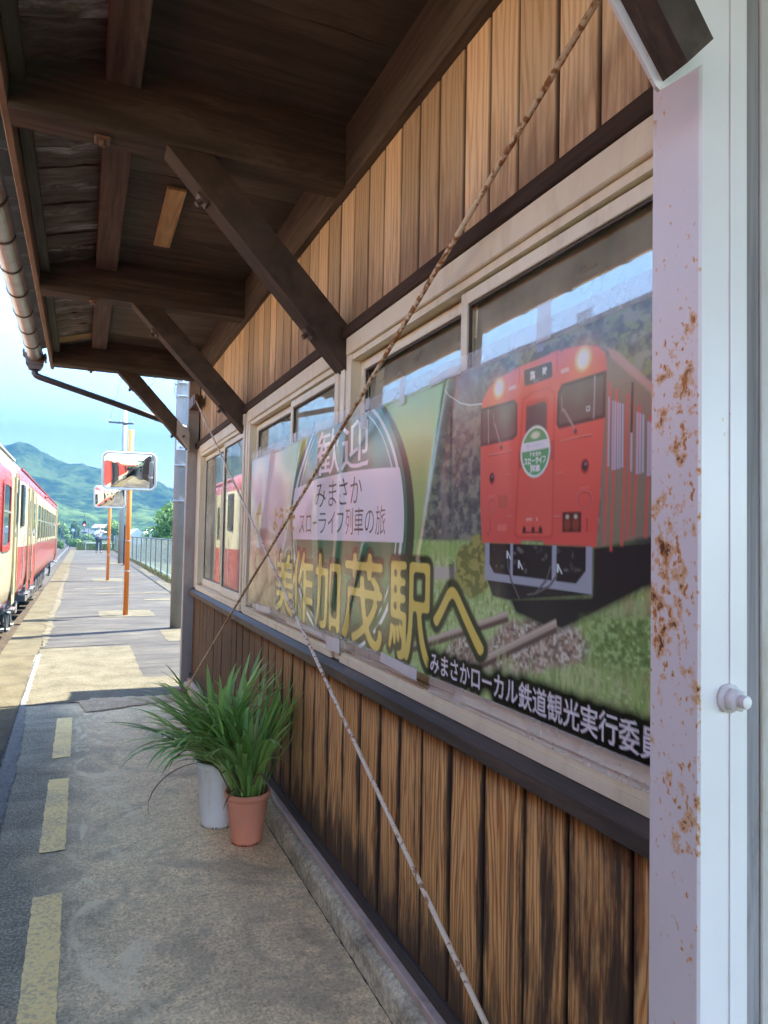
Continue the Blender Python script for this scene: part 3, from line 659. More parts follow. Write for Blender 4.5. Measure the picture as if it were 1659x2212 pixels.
# ================================================================== banner taped over the windows
def lin(r, g, b):
    return np.array([((c / 255.0) / 12.92 if c <= 10 else ((c / 255.0 + 0.055) / 1.055) ** 2.4) for c in (r, g, b)], np.float32)
BY0, BY1, BZ0, BZ1 = 0.80, 3.955, 0.976, 1.784
BNY, BNZ = 1263, 324
gy = np.linspace(BY0, BY1, BNY, dtype=np.float32); gz = np.linspace(BZ0, BZ1, BNZ, dtype=np.float32)
CY, CZ = (BY1 - BY0) / (BNY - 1), (BZ1 - BZ0) / (BNZ - 1)
IMG = np.zeros((BNZ, BNY, 3), np.float32)
GY, GZ = np.meshgrid(gy, gz)
nrng = np.random.RandomState(5)
def vnoise(sy, sz, octs=4, seed=0, per=0.55):
    """smooth value noise over the banner, cells of sy x sz metres"""
    r = np.random.RandomState(seed); out = np.zeros((BNZ, BNY), np.float32); amp = 1.0; tot = 0
    for _ in range(octs):
        ny, nz = int((BY1 - BY0) / sy) + 3, int((BZ1 - BZ0) / sz) + 3
        g = r.rand(nz, ny).astype(np.float32)
        fy = (gy - BY0) / sy; fz = (gz - BZ0) / sz
        iy = fy.astype(int); iz = fz.astype(int); ty = fy - iy; tz = fz - iz
        ty = ty * ty * (3 - 2 * ty); tz = (tz * tz * (3 - 2 * tz))[:, None]
        a = g[np.ix_(iz, iy)] * (1 - ty) + g[np.ix_(iz, iy + 1)] * ty
        c = g[np.ix_(iz + 1, iy)] * (1 - ty) + g[np.ix_(iz + 1, iy + 1)] * ty
        out += amp * (a * (1 - tz) + c * tz); tot += amp; amp *= per; sy *= 0.5; sz *= 0.5
        if sy < 0.003: break
    return out / tot
def win(y0, y1, z0, z1):
    a = max(0, int((y0 - BY0) / CY)); b_ = min(BNY, int((y1 - BY0) / CY) + 2); c = max(0, int((z0 - BZ0) / CZ)); d = min(BNZ, int((z1 - BZ0) / CZ) + 2)
    return slice(c, max(c, d)), slice(a, max(a, b_))
def blend(sl, al, c):
    if isinstance(c, tuple): c = lin(*c)
    IMG[sl] += (np.asarray(c, np.float32) - IMG[sl]) * al[..., None]
def sdist(pts, Y, Z):
    d = np.full(Y.shape, 1e9, np.float32); ins = np.zeros(Y.shape, bool); n = len(pts)
    for i in range(n):
        (ay, az), (by, bz) = pts[i], pts[(i + 1) % n]
        ey, ez = by - ay, bz - az; L = ey * ey + ez * ez + 1e-12
        t = np.clip(((Y - ay) * ey + (Z - az) * ez) / L, 0, 1)
        d = np.minimum(d, (Y - ay - t * ey) ** 2 + (Z - az - t * ez) ** 2)
        if az != bz:
            cr = ((az > Z) != (bz > Z)) & (Y < (by - ay) * (Z - az) / (bz - az) + ay); ins ^= cr
    d = np.sqrt(d); return np.where(ins, -d, d)
def poly(pts, c, soft=0.0018, al=1.0, rnd_=0.0, mul=None):
    ys = [p[0] for p in pts]; zs = [p[1] for p in pts]; q = soft + rnd_ + 0.004
    sl = win(min(ys) - q, max(ys) + q, min(zs) - q, max(zs) + q)
    if GY[sl].size == 0: return
    d = sdist(pts, GY[sl], GZ[sl]) - rnd_
    a = np.clip(0.5 - d / (2 * soft), 0, 1) * al
    if mul is not None: a = a * mul[sl]
    blend(sl, a, c)
def ell(cy, cz, ry, rz, c, soft=0.002, al=1.0, ring=0.0):
    q = soft * 2 + 0.004
    sl = win(cy - ry - q, cy + ry + q, cz - rz - q, cz + rz + q)
    if GY[sl].size == 0: return
    rr_ = np.sqrt(((GY[sl] - cy) / ry) ** 2 + ((GZ[sl] - cz) / rz) ** 2); d = (rr_ - 1) * min(ry, rz)
    if ring: d = np.abs(d + ring / 2) - ring / 2
    blend(sl, np.clip(0.5 - d / (2 * soft), 0, 1) * al, c)
def glow(cy, cz, r, c, al=1.0):
    sl = win(cy - r, cy + r, cz - r, cz + r)
    d = np.sqrt((GY[sl] - cy) ** 2 + (GZ[sl] - cz) ** 2) / r
    blend(sl, np.clip(1 - d, 0, 1) ** 1.8 * al, c)
def seg(p, q, wd, c, soft=0.0014, al=1.0):
    d = np.array([q[0] - p[0], q[1] - p[1]]); L = math.hypot(*d) + 1e-9; n = np.array([-d[1], d[0]]) / L * wd / 2
    poly([(p[0] + n[0], p[1] + n[1]), (q[0] + n[0], q[1] + n[1]), (q[0] - n[0], q[1] - n[1]), (p[0] - n[0], p[1] - n[1])], c, soft, al)
def lines(ps, wd, c, soft=0.0014, al=1.0):
    for a, b_ in zip(ps[:-1], ps[1:]): seg(a, b_, wd, c, soft, al)
GLY = {}
def glyph(ch, off=0.0):
    k = (ch, off)
    if k not in GLY:
        fc = bpy.data.curves.new('lettering', 'FONT'); fc.body = ch; fc.size = 1.0; fc.offset = off; fc.resolution_u = 4
        o = bpy.data.objects.new('lettering', fc); col.objects.link(o)
        bpy.context.view_layer.update()
        me = o.evaluated_get(bpy.context.evaluated_depsgraph_get()).to_mesh(); me.calc_loop_triangles()
        v = np.array([x.co[:2] for x in me.vertices], np.float32).reshape(-1, 2)
        t = np.array([x.vertices[:] for x in me.loop_triangles], int).reshape(-1, 3)
        o.to_mesh_clear(); bpy.data.objects.remove(o); bpy.data.curves.remove(fc)
        GLY[k] = (v, t)
    return GLY[k]
def gmask(ch, yL, yR, z0, z1, off=0.0, cell=True, shear=0.0):
    """coverage of one character; cell: the em square fills the box, else the inked box does"""
    v, t = glyph(ch, off)
    m = np.zeros((BNZ * 2, BNY * 2), np.float32)
    if len(v) == 0: return m, None
    if cell: a0, a1, c0, c1 = 0.0, 1.0, -0.12, 0.88
    else: a0, c0 = v.min(0); a1, c1 = v.max(0)
    py = yL + (v[:, 0] - a0) / (a1 - a0) * (yR - yL); pz = z0 + (v[:, 1] - c0) / (c1 - c0) * (z1 - z0)
    py = py - shear * (pz - z0)
    X = (py - BY0) / CY * 2; Z = (pz - BZ0) / CZ * 2
    for tri in t:
        x, z = X[tri], Z[tri]
        xa, xb, za, zb = max(0, int(x.min())), min(BNY * 2, int(x.max()) + 2), max(0, int(z.min())), min(BNZ * 2, int(z.max()) + 2)
        if xb <= xa or zb <= za: continue
        xx, zz = np.meshgrid(np.arange(xa, xb), np.arange(za, zb))
        den = (z[1] - z[2]) * (x[0] - x[2]) + (x[2] - x[1]) * (z[0] - z[2])
        if abs(den) < 1e-9: continue
        l0 = ((z[1] - z[2]) * (xx - x[2]) + (x[2] - x[1]) * (zz - z[2])) / den
        l1 = ((z[2] - z[0]) * (xx - x[2]) + (x[0] - x[2]) * (zz - z[2])) / den
        m[za:zb, xa:xb] = np.maximum(m[za:zb, xa:xb], (l0 >= -1e-3) & (l1 >= -1e-3) & (l0 + l1 <= 1.001))
    return m, None
def half(m): return 0.25 * (m[::2, ::2] + m[1::2, ::2] + m[::2, 1::2] + m[1::2, 1::2])
def grow(m, r):
    """round dilation by r cells"""
    out = m.copy(); ys, xs = np.nonzero(m > 0.3)
    if len(ys) == 0: return out
    a, b_, c, d = max(0, ys.min() - r - 2), min(m.shape[0], ys.max() + r + 3), max(0, xs.min() - r - 2), min(m.shape[1], xs.max() + r + 3)
    s = m[a:b_, c:d]; o = s.copy()
    for dz in range(-r, r + 1):
        for dy in range(-r, r + 1):
            if dz * dz + dy * dy > r * r + 0.5 or (dz == 0 and dy == 0): continue
            z0, z1 = max(0, dz), s.shape[0] + min(0, dz); y0, y1 = max(0, dy), s.shape[1] + min(0, dy)
            o[z0:z1, y0:y1] = np.maximum(o[z0:z1, y0:y1], s[z0 - dz:z1 - dz, y0 - dy:y1 - dy])
    out[a:b_, c:d] = o; return out
def blur(m, r):
    for ax in (0, 1):
        for _ in range(2):
            p = np.pad(m, [(r + 1, r) if k == ax else (0, 0) for k in (0, 1)], mode='edge'); cs = np.cumsum(p, axis=ax)
            m = (np.take(cs, range(2 * r + 1, cs.shape[ax]), ax) - np.take(cs, range(0, cs.shape[ax] - 2 * r - 1), ax)) / (2 * r + 1)
    return m
ALL = (slice(None), slice(None))
def words(chars, c, off=0.0, halo=None, round_=0):
    """chars: (character, yL, yR, z0, z1, cell)"""
    tot = np.zeros((BNZ, BNY), np.float32)
    for q in chars:
        m, _ = gmask(*q[:5], off, q[5] if len(q) > 5 else True, q[6] if len(q) > 6 else 0.0); tot = np.maximum(tot, half(m))
    if round_: tot = np.clip((blur(tot, round_) - 0.5) * 5 + 0.72, 0, 1)
    if halo: blend(ALL, np.clip(halo(tot), 0, 1), halo.c)
    blend(ALL, np.clip(tot, 0, 1), c)
def row(s, yL, yR, z0, z1):
    n = len(s); k = (yR - yL) / n; return [(ch, yL + k * i, yL + k * (i + 1), z0, z1) for i, ch in enumerate(s)]
class Halo:
    def __init__(s, r, b_, c, gain=1.0): s.r, s.b, s.c, s.g = r, b_, c, gain
    def __call__(s, m):
        g = grow(m, s.r); return blur(g, s.b) * s.g if s.b else g

def paint_banner():
    n1 = vnoise(0.5, 0.3, 4, 1); n2 = vnoise(0.06, 0.05, 4, 2); n3 = vnoise(0.018, 0.014, 3, 3); n4 = vnoise(0.25, 0.5, 3, 4); n5 = vnoise(0.01, 0.05, 3, 6)
    sm = lambda v, a, c: np.clip((v - a) / (c - a), 0, 1) ** 2 * (3 - 2 * np.clip((v - a) / (c - a), 0, 1))
    # left: hazy pink old-town picture
    IMG[:] = lin(203, 170, 178)
    blend(ALL, sm(GZ + 0.5 * n1, 1.75, 1.95) * 0.8, (205, 190, 205))
    blend(ALL, sm(GY, 3.55, 3.1) * sm(GZ, 1.4, 1.75) * 0.9, (176, 158, 82))
    blend(ALL, sm(GY + 0.2 * n4, 3.35, 2.95) * 0.9, (140, 165, 85))
    blend(ALL, sm(GZ + 0.12 * n2, 1.42, 1.34) * sm(GY, 3.1, 3.3) * 0.9, (150, 118, 105))
    blend(ALL, sm(GZ + 0.2 * n2, 1.34, 1.16) * sm(GY, 2.95, 3.2) * 0.9, (160, 122, 84))
    blend(ALL, sm(n2, 0.5, 0.66) * sm(GZ, 1.30, 1.24) * sm(GY, 3.0, 3.2) * 0.5, (112, 80, 55))
    poly([(3.955, 1.395), (3.60, 1.39), (3.45, 1.365), (3.40, 1.33), (3.955, 1.315)], (140, 112, 104), 0.01, 0.85)
    # small tower with a yellow roof, plain houses
    poly([(3.80, 1.47), (3.72, 1.545), (3.64, 1.47), (3.655, 1.40), (3.785, 1.40)], (176, 142, 74), 0.006)
    seg((3.72, 1.545), (3.72, 1.57), 0.006, (120, 95, 60)); poly([(3.75, 1.46), (3.69, 1.46), (3.69, 1.38), (3.75, 1.38)], (205, 180, 150), 0.006)
    seg((3.80, 1.47), (3.64, 1.47), 0.010, (130, 100, 56), 0.003)
    poly([(3.79, 1.29), (3.735, 1.355), (3.68, 1.29), (3.695, 1.285), (3.775, 1.285)], (226, 208, 208), 0.005)
    poly([(3.765, 1.285), (3.705, 1.285), (3.705, 1.235), (3.765, 1.235)], (186, 140, 92), 0.005)
    for k in range(7):
        y = 3.9 - 0.1 * k; poly([(y, 1.24 - 0.01 * k), (y - 0.07, 1.24), (y - 0.07, 1.11), (y, 1.10)], (135 + 12 * (k % 3), 98 + 9 * (k % 2), 66), 0.008, 0.7)
        poly([(y + 0.01, 1.245), (y - 0.035, 1.285), (y - 0.08, 1.245)], (120, 92, 74), 0.006, 0.6)
    # field and forest behind the train
    g = sm(GY, 2.02, 1.94) ; blend(ALL, g, (128, 152, 70))
    blend(ALL, g * sm(GZ + 0.3 * (n1 - 0.5), 1.45, 1.72) * 0.7, (150, 170, 92))
    blend(ALL, g * sm(n4, 0.45, 0.62) * sm(GZ, 1.3, 1.5) * 0.5, (170, 165, 95))
    fo = sm(GY + 0.42 * (GZ - 1.36) + 0.05 * (n2 - 0.5), 1.80, 1.73) * sm(GZ, 1.335, 1.355)
    n8 = vnoise(0.022, 0.018, 3, 12); blend(ALL, fo, (84, 76, 76))
    blend(ALL, fo * sm(n8, 0.48, 0.66) * 0.8, (130, 120, 106)); blend(ALL, fo * sm(n8, 0.46, 0.32) * 0.6, (48, 46, 48)); blend(ALL, fo * sm(n3, 0.55, 0.7) * 0.35, (118, 118, 84))
    blend(ALL, fo * sm(n3 * 0.5 + n2 * 0.5, 0.52, 0.62) * sm(GY, 1.35, 1.1) * 0.8, (112, 112, 74))
    blend(ALL, fo * sm(GZ, 1.6, 1.78) * sm(GY, 1.35, 1.55) * 0.7, (112, 98, 112))
    blend(ALL, sm(np.abs(GY + 0.42 * (GZ - 1.36) - 1.775), 0.035, 0.0) * sm(GZ, 1.36, 1.5) * 0.75, (140, 160, 156))
    seg((1.62, 1.35), (1.655, 1.62), 0.03, (124, 108, 104), 0.010, 0.5); seg((1.585, 1.35), (1.60, 1.6), 0.014, (108, 92, 90), 0.006, 0.4)
    poly([(1.60, 1.70), (1.50, 1.745), (1.53, 1.79), (1.60, 1.79), (1.56, 1.76)], (105, 55, 66), 0.01, 0.6); seg((1.60, 1.74), (1.64, 1.64), 0.02, (110, 66, 72), 0.01, 0.5)
    lines([(1.632, 1.757), (1.60, 1.725), (1.56, 1.703), (1.51, 1.689), (1.452, 1.683)], 0.0035, (205, 200, 205), 0.0014, 0.9)
    # meadow
    gr = sm(GZ + 0.015 * (n2 - 0.5), 1.352, 1.338) * sm(GY, 2.02, 1.9); blend(ALL, gr, (142, 156, 84))
    n6 = vnoise(0.007, 0.022, 3, 9); n7 = vnoise(0.009, 0.008, 2, 10); blend(ALL, gr * sm(n2, 0.42, 0.62) * 0.7, (166, 178, 112)); blend(ALL, gr * sm(n6, 0.5, 0.66) * 0.7, (104, 120, 62)); blend(ALL, gr * sm(n7, 0.55, 0.75) * 0.6, (190, 194, 134)); blend(ALL, gr * sm(n5, 0.56, 0.7) * 0.5, (182, 182, 116))
    blend(ALL, gr * sm(GY, 1.3, 0.95) * sm(n2, 0.4, 0.6) * 0.5, (140, 132, 84)); blend(ALL, gr * sm(GY, 1.02, 0.9) * sm(n5, 0.5, 0.62) * 0.6, (150, 105, 76))
    blend(ALL, gr * sm(GZ, 1.345, 1.335) * sm(GZ, 1.29, 1.31) * 0.6, (138, 160, 78))
    poly([(1.83, 1.272), (1.59, 1.278), (1.46, 1.27), (1.46, 1.25), (1.59, 1.246), (1.83, 1.238)], (176, 150, 150), 0.006, 0.85)
    poly([(1.605, 1.285), (1.58, 1.29), (1.575, 1.235), (1.60, 1.23)], (70, 56, 48), 0.004, 0.8)
    bu = np.zeros((BNZ, BNY), np.float32)
    for cy_, cz_, r in [(1.525, 1.295, 0.045), (1.50, 1.255, 0.055), (1.465, 1.32, 0.05), (1.45, 1.27, 0.05), (1.54, 1.25, 0.035)]:
        bu = np.maximum(bu, sm(np.sqrt((GY - cy_) ** 2 + (GZ - cz_) ** 2) + 0.03 * (n2 - 0.5), r, r - 0.012))
    blend(ALL, bu, (98, 92, 44)); blend(ALL, bu * sm(n3, 0.48, 0.6) * 0.8, (160, 138, 70)); blend(ALL, bu * sm(n2, 0.56, 0.68) * 0.8, (56, 58, 30))
    # ballast and rails
    gv = np.zeros((BNZ, BNY), np.float32)
    for P_ in ([(1.50, 1.12), (1.413, 1.118), (1.326, 1.172), (1.264, 1.180), (1.21, 1.178), (1.10, 1.180), (1.06, 1.15), (1.07, 1.128), (1.148, 1.097), (1.267, 1.065), (1.40, 1.045), (1.52, 1.03), (1.62, 1.05), (1.56, 1.10)],):
        d = sdist(P_, GY, GZ); gv = np.maximum(gv, np.clip(0.5 - (d + 0.035 * (n2 - 0.5)) / 0.02, 0, 1))
    n7 = vnoise(0.009, 0.008, 2, 10); blend(ALL, gv * 0.92, (158, 124, 116)); blend(ALL, gv * sm(n7, 0.52, 0.7) * 0.9, (212, 184, 176)); blend(ALL, gv * sm(n7, 0.46, 0.30) * 0.85, (96, 66, 60)); blend(ALL, gv * sm(n3, 0.5, 0.6) * 0.4, (176, 124, 104)); blend(ALL, gv * sm(n2, 0.55, 0.66) * 0.45, (128, 120, 88))
    poly([(1.327, 1.222), (1.30, 1.188), (1.198, 1.172), (1.134, 1.173), (1.074, 1.198), (0.914, 1.27), (0.80, 1.30), (0.80, 1.365), (1.048, 1.345), (1.05, 1.25)], (30, 24, 26), 0.008)
    poly([(1.422, 1.257), (1.397, 1.219), (1.327, 1.216), (1.048, 1.25), (1.048, 1.26)], (32, 26, 30), 0.003)
    gs = sm(GZ + 0.05 * (n2 - 0.5) + 0.18 * (GY - 0.8), 1.27, 1.245) * sm(GY, 1.10, 1.0) * sm(GZ, 1.10, 1.15)
    n7 = vnoise(0.009, 0.008, 2, 10); blend(ALL, gs, (102, 120, 60)); blend(ALL, gs * sm(n7, 0.5, 0.68) * 0.7, (160, 178, 108)); blend(ALL, gs * sm(n7, 0.42, 0.28) * 0.5, (58, 70, 36))
    for a, b_, wd in [((1.92, 1.012), (1.328, 1.186), 0.012), ((1.70, 0.952), (1.155, 1.186), 0.015)]:
        seg((a[0], a[1] - 0.012), (b_[0], b_[1] - 0.010), wd + 0.006, (84, 58, 52), 0.003); seg(a, b_, wd, (172, 134, 124), 0.0025); seg((a[0], a[1] + 0.003), (b_[0], b_[1] + 0.003), 0.004, (196, 164, 152), 0.002)
    blend(ALL, sm(n5, 0.60, 0.68) * sm(GZ, 1.13, 1.06) * sm(GY, 1.9, 1.3) * 0.5, (176, 176, 108))
    # the train of the poster, pictured head-on
    red = (226, 72, 62)
    poly([(1.016, 1.703), (0.985, 1.69), (0.913, 1.612), (0.80, 1.50), (0.80, 1.36), (0.916, 1.362), (1.03, 1.341)], (122, 98, 84), 0.003)
    poly([(1.016, 1.715), (0.985, 1.70), (0.80, 1.535), (0.80, 1.51), (0.913, 1.618), (1.0, 1.69)], (176, 120, 116), 0.003)
    blend(ALL, sm(n1, 0.4, 0.6) * sm(GY, 1.02, 1.01) * sm(GZ, 1.345, 1.36) * sm(1.62 - GZ, 0.0, 0.1) * 0.35, (128, 112, 66))
    for y, z0, z1 in [(1.003, 1.345, 1.645), (0.985, 1.335, 1.63), (0.957, 1.345, 1.615), (0.944, 1.355, 1.60), (0.928, 1.36, 1.59), (0.90, 1.36, 1.57), (0.87, 1.36, 1.55)]:
        seg((y, z1), (y + 0.012, z0), 0.0065, (206, 70, 62), 0.002)
    for y0, y1, z0, z1 in [(0.998, 0.966, 1.482, 1.612), (1.008, 1.003, 1.49, 1.62), (0.952, 0.942, 1.476, 1.59), (0.936, 0.915, 1.47, 1.58), (0.91, 0.86, 1.465, 1.56)]:
        n = max(1, int((y0 - y1) / 0.006))
        for k in range(n):
            y = y0 - (y0 - y1) * (k + 0.5) / n; seg((y, z1 - 0.4 * (y0 - y)), (y, z0 + 0.1 * (y0 - y)), 0.0042, (178, 160, 186), 0.001)
    seg((0.945, 1.635), (0.947, 1.545), 0.006, (50, 40, 44))
    face = [(1.458, 1.448), (1.457, 1.665), (1.452, 1.691), (1.428, 1.713), (1.39, 1.730), (1.293, 1.739), (1.166, 1.744), (1.091, 1.736), (1.038, 1.722), (1.017, 1.703), (1.012, 1.669), (1.028, 1.43), (1.036, 1.341), (1.202, 1.343), (1.204, 1.352), (1.281, 1.351), (1.284, 1.343), (1.447, 1.344)]
    poly(face, red, 0.0022)
    fm = np.clip(0.5 - sdist(face, GY, GZ) / 0.004, 0, 1)
    blend(ALL, fm * sm(GZ, 1.68, 1.735) * 0.5, (232, 108, 116)); blend(ALL, fm * sm(GZ, 1.50, 1.36) * 0.35, (206, 44, 46)); blend(ALL, fm * sm(n1, 0.45, 0.65) * 0.25, (228, 86, 76))
    for (y, z, ry, rz) in [(1.278, 1.77, 0.005, 0.022), (1.149, 1.753, 0.008, 0.014)]: ell(y, z, ry, rz, (92, 76, 84), 0.002)
    poly([(1.245, 1.76), (1.19, 1.765), (1.19, 1.743), (1.26, 1.741)], (62, 56, 62), 0.002); poly([(1.232, 1.784), (1.214, 1.784), (1.212, 1.757), (1.234, 1.757)], (120, 108, 140), 0.002)
    seg((1.295, 1.739), (1.295, 1.70), 0.0025, (188, 48, 46)); seg((1.164, 1.744), (1.164, 1.70), 0.0025, (188, 48, 46))
    poly([(1.272, 1.722), (1.187, 1.721), (1.185, 1.698), (1.270, 1.697)], (50, 50, 60), 0.0015, 1, 0.006)
    words([('臨', 1.258, 1.240, 1.701, 1.721), ('時', 1.216, 1.198, 1.701, 1.721)], (232, 226, 232), 0.02)
    words(row('Special Train', 1.246, 1.212, 1.6945, 1.7005), (180, 176, 186), 0.01)
    for y0, y1 in [(1.338, 1.308), (1.151, 1.125)]: poly([(y0, 1.7015), (y1, 1.7015), (y1, 1.6935), (y0, 1.6935)], (240, 168, 168), 0.001)
    for y in (1.38, 1.081):
        glow(y, 1.70, 0.075, (250, 128, 60), 0.75); ell(y, 1.708, 0.021, 0.021, (255, 214, 150), 0.008); ell(y, 1.708, 0.014, 0.016, (255, 248, 236), 0.004)
    poly([(1.456, 1.669), (1.315, 1.666), (1.304, 1.656), (1.304, 1.588), (1.318, 1.581), (1.456, 1.581)], (46, 38, 40), 0.0018, 1, 0.003)
    poly([(1.450, 1.664), (1.318, 1.661), (1.308, 1.652), (1.308, 1.592), (1.322, 1.586), (1.450, 1.587)], (74, 60, 58), 0.003, 1)
    poly([(1.158, 1.655), (1.145, 1.669), (1.016, 1.668), (1.018, 1.585), (1.154, 1.583), (1.161, 1.592)], (46, 38, 40), 0.0018, 1, 0.003)
    poly([(1.152, 1.652), (1.142, 1.664), (1.022, 1.663), (1.024, 1.590), (1.150, 1.589), (1.155, 1.595)], (76, 66, 62), 0.003, 1)
    glow(1.37, 1.635, 0.05, (112, 100, 92), 0.6); glow(1.09, 1.63, 0.05, (96, 92, 84), 0.6)
    for a, b_ in [((1.426, 1.665), (1.423, 1.582)), ((1.046, 1.667), (1.048, 1.586))]: seg(a, b_, 0.0035, (150, 138, 138), 0.0012)
    poly([(1.070, 1.612), (1.059, 1.612), (1.059, 1.602), (1.070, 1.602)], (190, 186, 186), 0.001); poly([(1.0675, 1.6095), (1.0615, 1.6095), (1.0615, 1.6045), (1.0675, 1.6045)], (70, 62, 60), 0.001)
    poly([(1.284, 1.664), (1.247, 1.676), (1.187, 1.674), (1.168, 1.656), (1.170, 1.362), (1.180, 1.356), (1.296, 1.356), (1.308, 1.362), (1.302, 1.45)], (200, 52, 50), 0.0016, 0.7)
    poly([(1.278, 1.660), (1.245, 1.670), (1.190, 1.669), (1.174, 1.654), (1.176, 1.366), (1.184, 1.361), (1.292, 1.361), (1.302, 1.367), (1.296, 1.45)], red, 0.0016, 0.9)
    poly([(1.272, 1.650), (1.262, 1.656), (1.202, 1.656), (1.193, 1.648), (1.193, 1.50), (1.274, 1.50)], (190, 50, 48), 0.0016, 0.6)
    poly([(1.266, 1.643), (1.206, 1.645), (1.199, 1.637), (1.199, 1.575), (1.269, 1.578)], (60, 56, 60), 0.0018, 1, 0.002)
    poly([(1.296, 1.545), (1.17, 1.56), (1.168, 1.52), (1.296, 1.51)], (150, 46, 44), 0.003, 0.5)
    ell(1.2355, 1.5425, 0.0525, 0.0560, (176, 206, 186), 0.0016); ell(1.2355, 1.5425, 0.0505, 0.054, (232, 240, 236), 0.0016); ell(1.2355, 1.5425, 0.0475, 0.0508, (64, 140, 84), 0.0016)
    poly([(1.2825, 1.5645), (1.1895, 1.5645), (1.1868, 1.5465), (1.2838, 1.5455)], (228, 222, 232), 0.0012)
    ell(1.236, 1.578, 0.014, 0.007, (212, 222, 190), 0.003); ell(1.262, 1.5555, 0.005, 0.006, (196, 188, 206), 0.002); seg((1.252, 1.5555), (1.205, 1.5565), 0.006, (196, 188, 206), 0.002, 0.7)
    words(row('みまさか', 1.257, 1.216, 1.5335, 1.5430), (236, 244, 238), 0.03)
    words(row('スローライフ', 1.276, 1.198, 1.516, 1.5325), (240, 246, 242), 0.035)
    words(row('列車', 1.255, 1.218, 1.498, 1.515), (240, 246, 242), 0.035)
    for a, b_ in [((1.405, 1.651), (1.399, 1.624)), ((1.400, 1.628), (1.369, 1.568)), ((1.396, 1.626), (1.372, 1.578)), ((1.147, 1.646), (1.145, 1.612)), ((1.146, 1.622), (1.103, 1.570)), ((1.140, 1.620), (1.106, 1.578))]: seg(a, b_, 0.0024, (142, 122, 120), 0.001)
    for y, z in ((1.368, 1.566), (1.102, 1.568)): ell(y, z, 0.0055, 0.0055, (60, 46, 48), 0.0015)
    for a, b_ in [((1.424, 1.553), (1.323, 1.555)), ((1.147, 1.555), (1.054, 1.556)), ((1.324, 1.50), (1.338, 1.50)), ((1.158, 1.49), (1.142, 1.49)), ((1.335, 1.405), (1.318, 1.405)), ((1.168, 1.402), (1.15, 1.402))]:
        seg((a[0], a[1] - 0.002), (b_[0], b_[1] - 0.002), 0.002, (170, 40, 40), 0.001); seg(a, b_, 0.0018, (238, 120, 112), 0.001)
    for y in (1.4065, 1.072):
        ell(y, 1.4965, 0.0125, 0.0150, (176, 44, 44), 0.0015); ell(y, 1.4975, 0.0095, 0.0115, (42, 28, 34), 0.0015); ell(y - 0.002, 1.501, 0.003, 0.003, (130, 108, 120), 0.001)
    for y, ry in ((1.407, 0.0195), (1.072, 0.0235)):
        ell(y, 1.4310, ry, 0.0185, (168, 42, 42), 0.0012, 0.9, 0.004); ell(y, 1.4318, ry, 0.0185, (232, 96, 90), 0.0012, 0.8, 0.0022); seg((y + 0.014, 1.455), (y - 0.014, 1.455), 0.005, (226, 84, 80))
    poly([(1.379, 1.455), (1.337, 1.453), (1.338, 1.424), (1.380, 1.425)], (196, 66, 52), 0.0012); poly([(1.380, 1.388), (1.338, 1.387), (1.338, 1.372), (1.380, 1.372)], (232, 84, 78), 0.0012)
    poly([(1.140, 1.410), (1.081, 1.409), (1.081, 1.369), (1.140, 1.369)], (74, 30, 28), 0.0014)
    for y in (1.124, 1.098): ell(y, 1.385, 0.010, 0.013, (122, 44, 30), 0.002); ell(y, 1.4, 0.005, 0.004, (196, 170, 150), 0.002)
    words(row('キハ47 18', 1.266, 1.222, 1.393, 1.403), (246, 196, 192), 0.02)
    for y in (1.272, 1.240, 1.214): ell(y, 1.374, 0.006, 0.008, (60, 26, 28), 0.002)
    seg((1.28, 1.369), (1.205, 1.369), 0.003, (84, 32, 32)); lines([(1.415, 1.405), (1.41, 1.375), (1.42, 1.362), (1.428, 1.37)], 0.002, (150, 36, 38)); seg((1.064, 1.395), (1.064, 1.37), 0.004, (168, 40, 40))
    poly([(1.433, 1.344), (1.433, 1.256), (1.048, 1.252), (1.048, 1.342)], (30, 24, 26), 0.002)
    for _ in range(26):
        y, z = nrng.uniform(1.08, 1.40), nrng.uniform(1.285, 1.338); v = int(nrng.uniform(50, 96)); ell(y, z, nrng.uniform(0.002, 0.007), nrng.uniform(0.002, 0.006), (v, v - 8, v - 6), 0.002, 0.8)
    gp = (150, 140, 160)
    for P_ in ([(1.433, 1.344), (1.433, 1.256), (1.412, 1.256), (1.414, 1.344)], [(1.066, 1.342), (1.066, 1.253), (1.048, 1.252), (1.048, 1.342)], [(1.433, 1.274), (1.433, 1.256), (1.048, 1.252), (1.048, 1.268)], [(1.414, 1.295), (1.388, 1.270), (1.414, 1.270)], [(1.066, 1.295), (1.097, 1.266), (1.066, 1.266)], [(1.322, 1.344), (1.312, 1.344), (1.312, 1.27), (1.322, 1.27)], [(1.172, 1.342), (1.158, 1.342), (1.158, 1.266), (1.172, 1.266)]): poly(P_, gp, 0.0014)
    for L_ in ([(1.334, 1.325), (1.331, 1.295), (1.318, 1.262), (1.298, 1.237), (1.286, 1.222)], [(1.152, 1.302), (1.156, 1.28), (1.18, 1.258), (1.225, 1.24), (1.258, 1.234)], [(1.176, 1.30), (1.19, 1.27), (1.215, 1.25), (1.235, 1.236)]): lines(L_, 0.0055, (44, 36, 40)); lines(L_, 0.0022, (96, 84, 88))
    for y, z in ((1.334, 1.326), (1.153, 1.304), (1.29, 1.306)): seg((y, z), (y, z - 0.016), 0.005, (226, 222, 228)); seg((y, z), (y - 0.014, z - 0.018), 0.003, (226, 222, 228))
    # the round green emblem with its white band
    cy_, cz_ = 2.475, 1.395
    rr_ = np.sqrt(((GY - cy_) / 0.63) ** 2 + ((GZ - cz_) / 0.500) ** 2)
    sh = np.sqrt(((GY - cy_ + 0.022) / 0.64) ** 2 + ((GZ - cz_ + 0.012) / 0.503) ** 2)
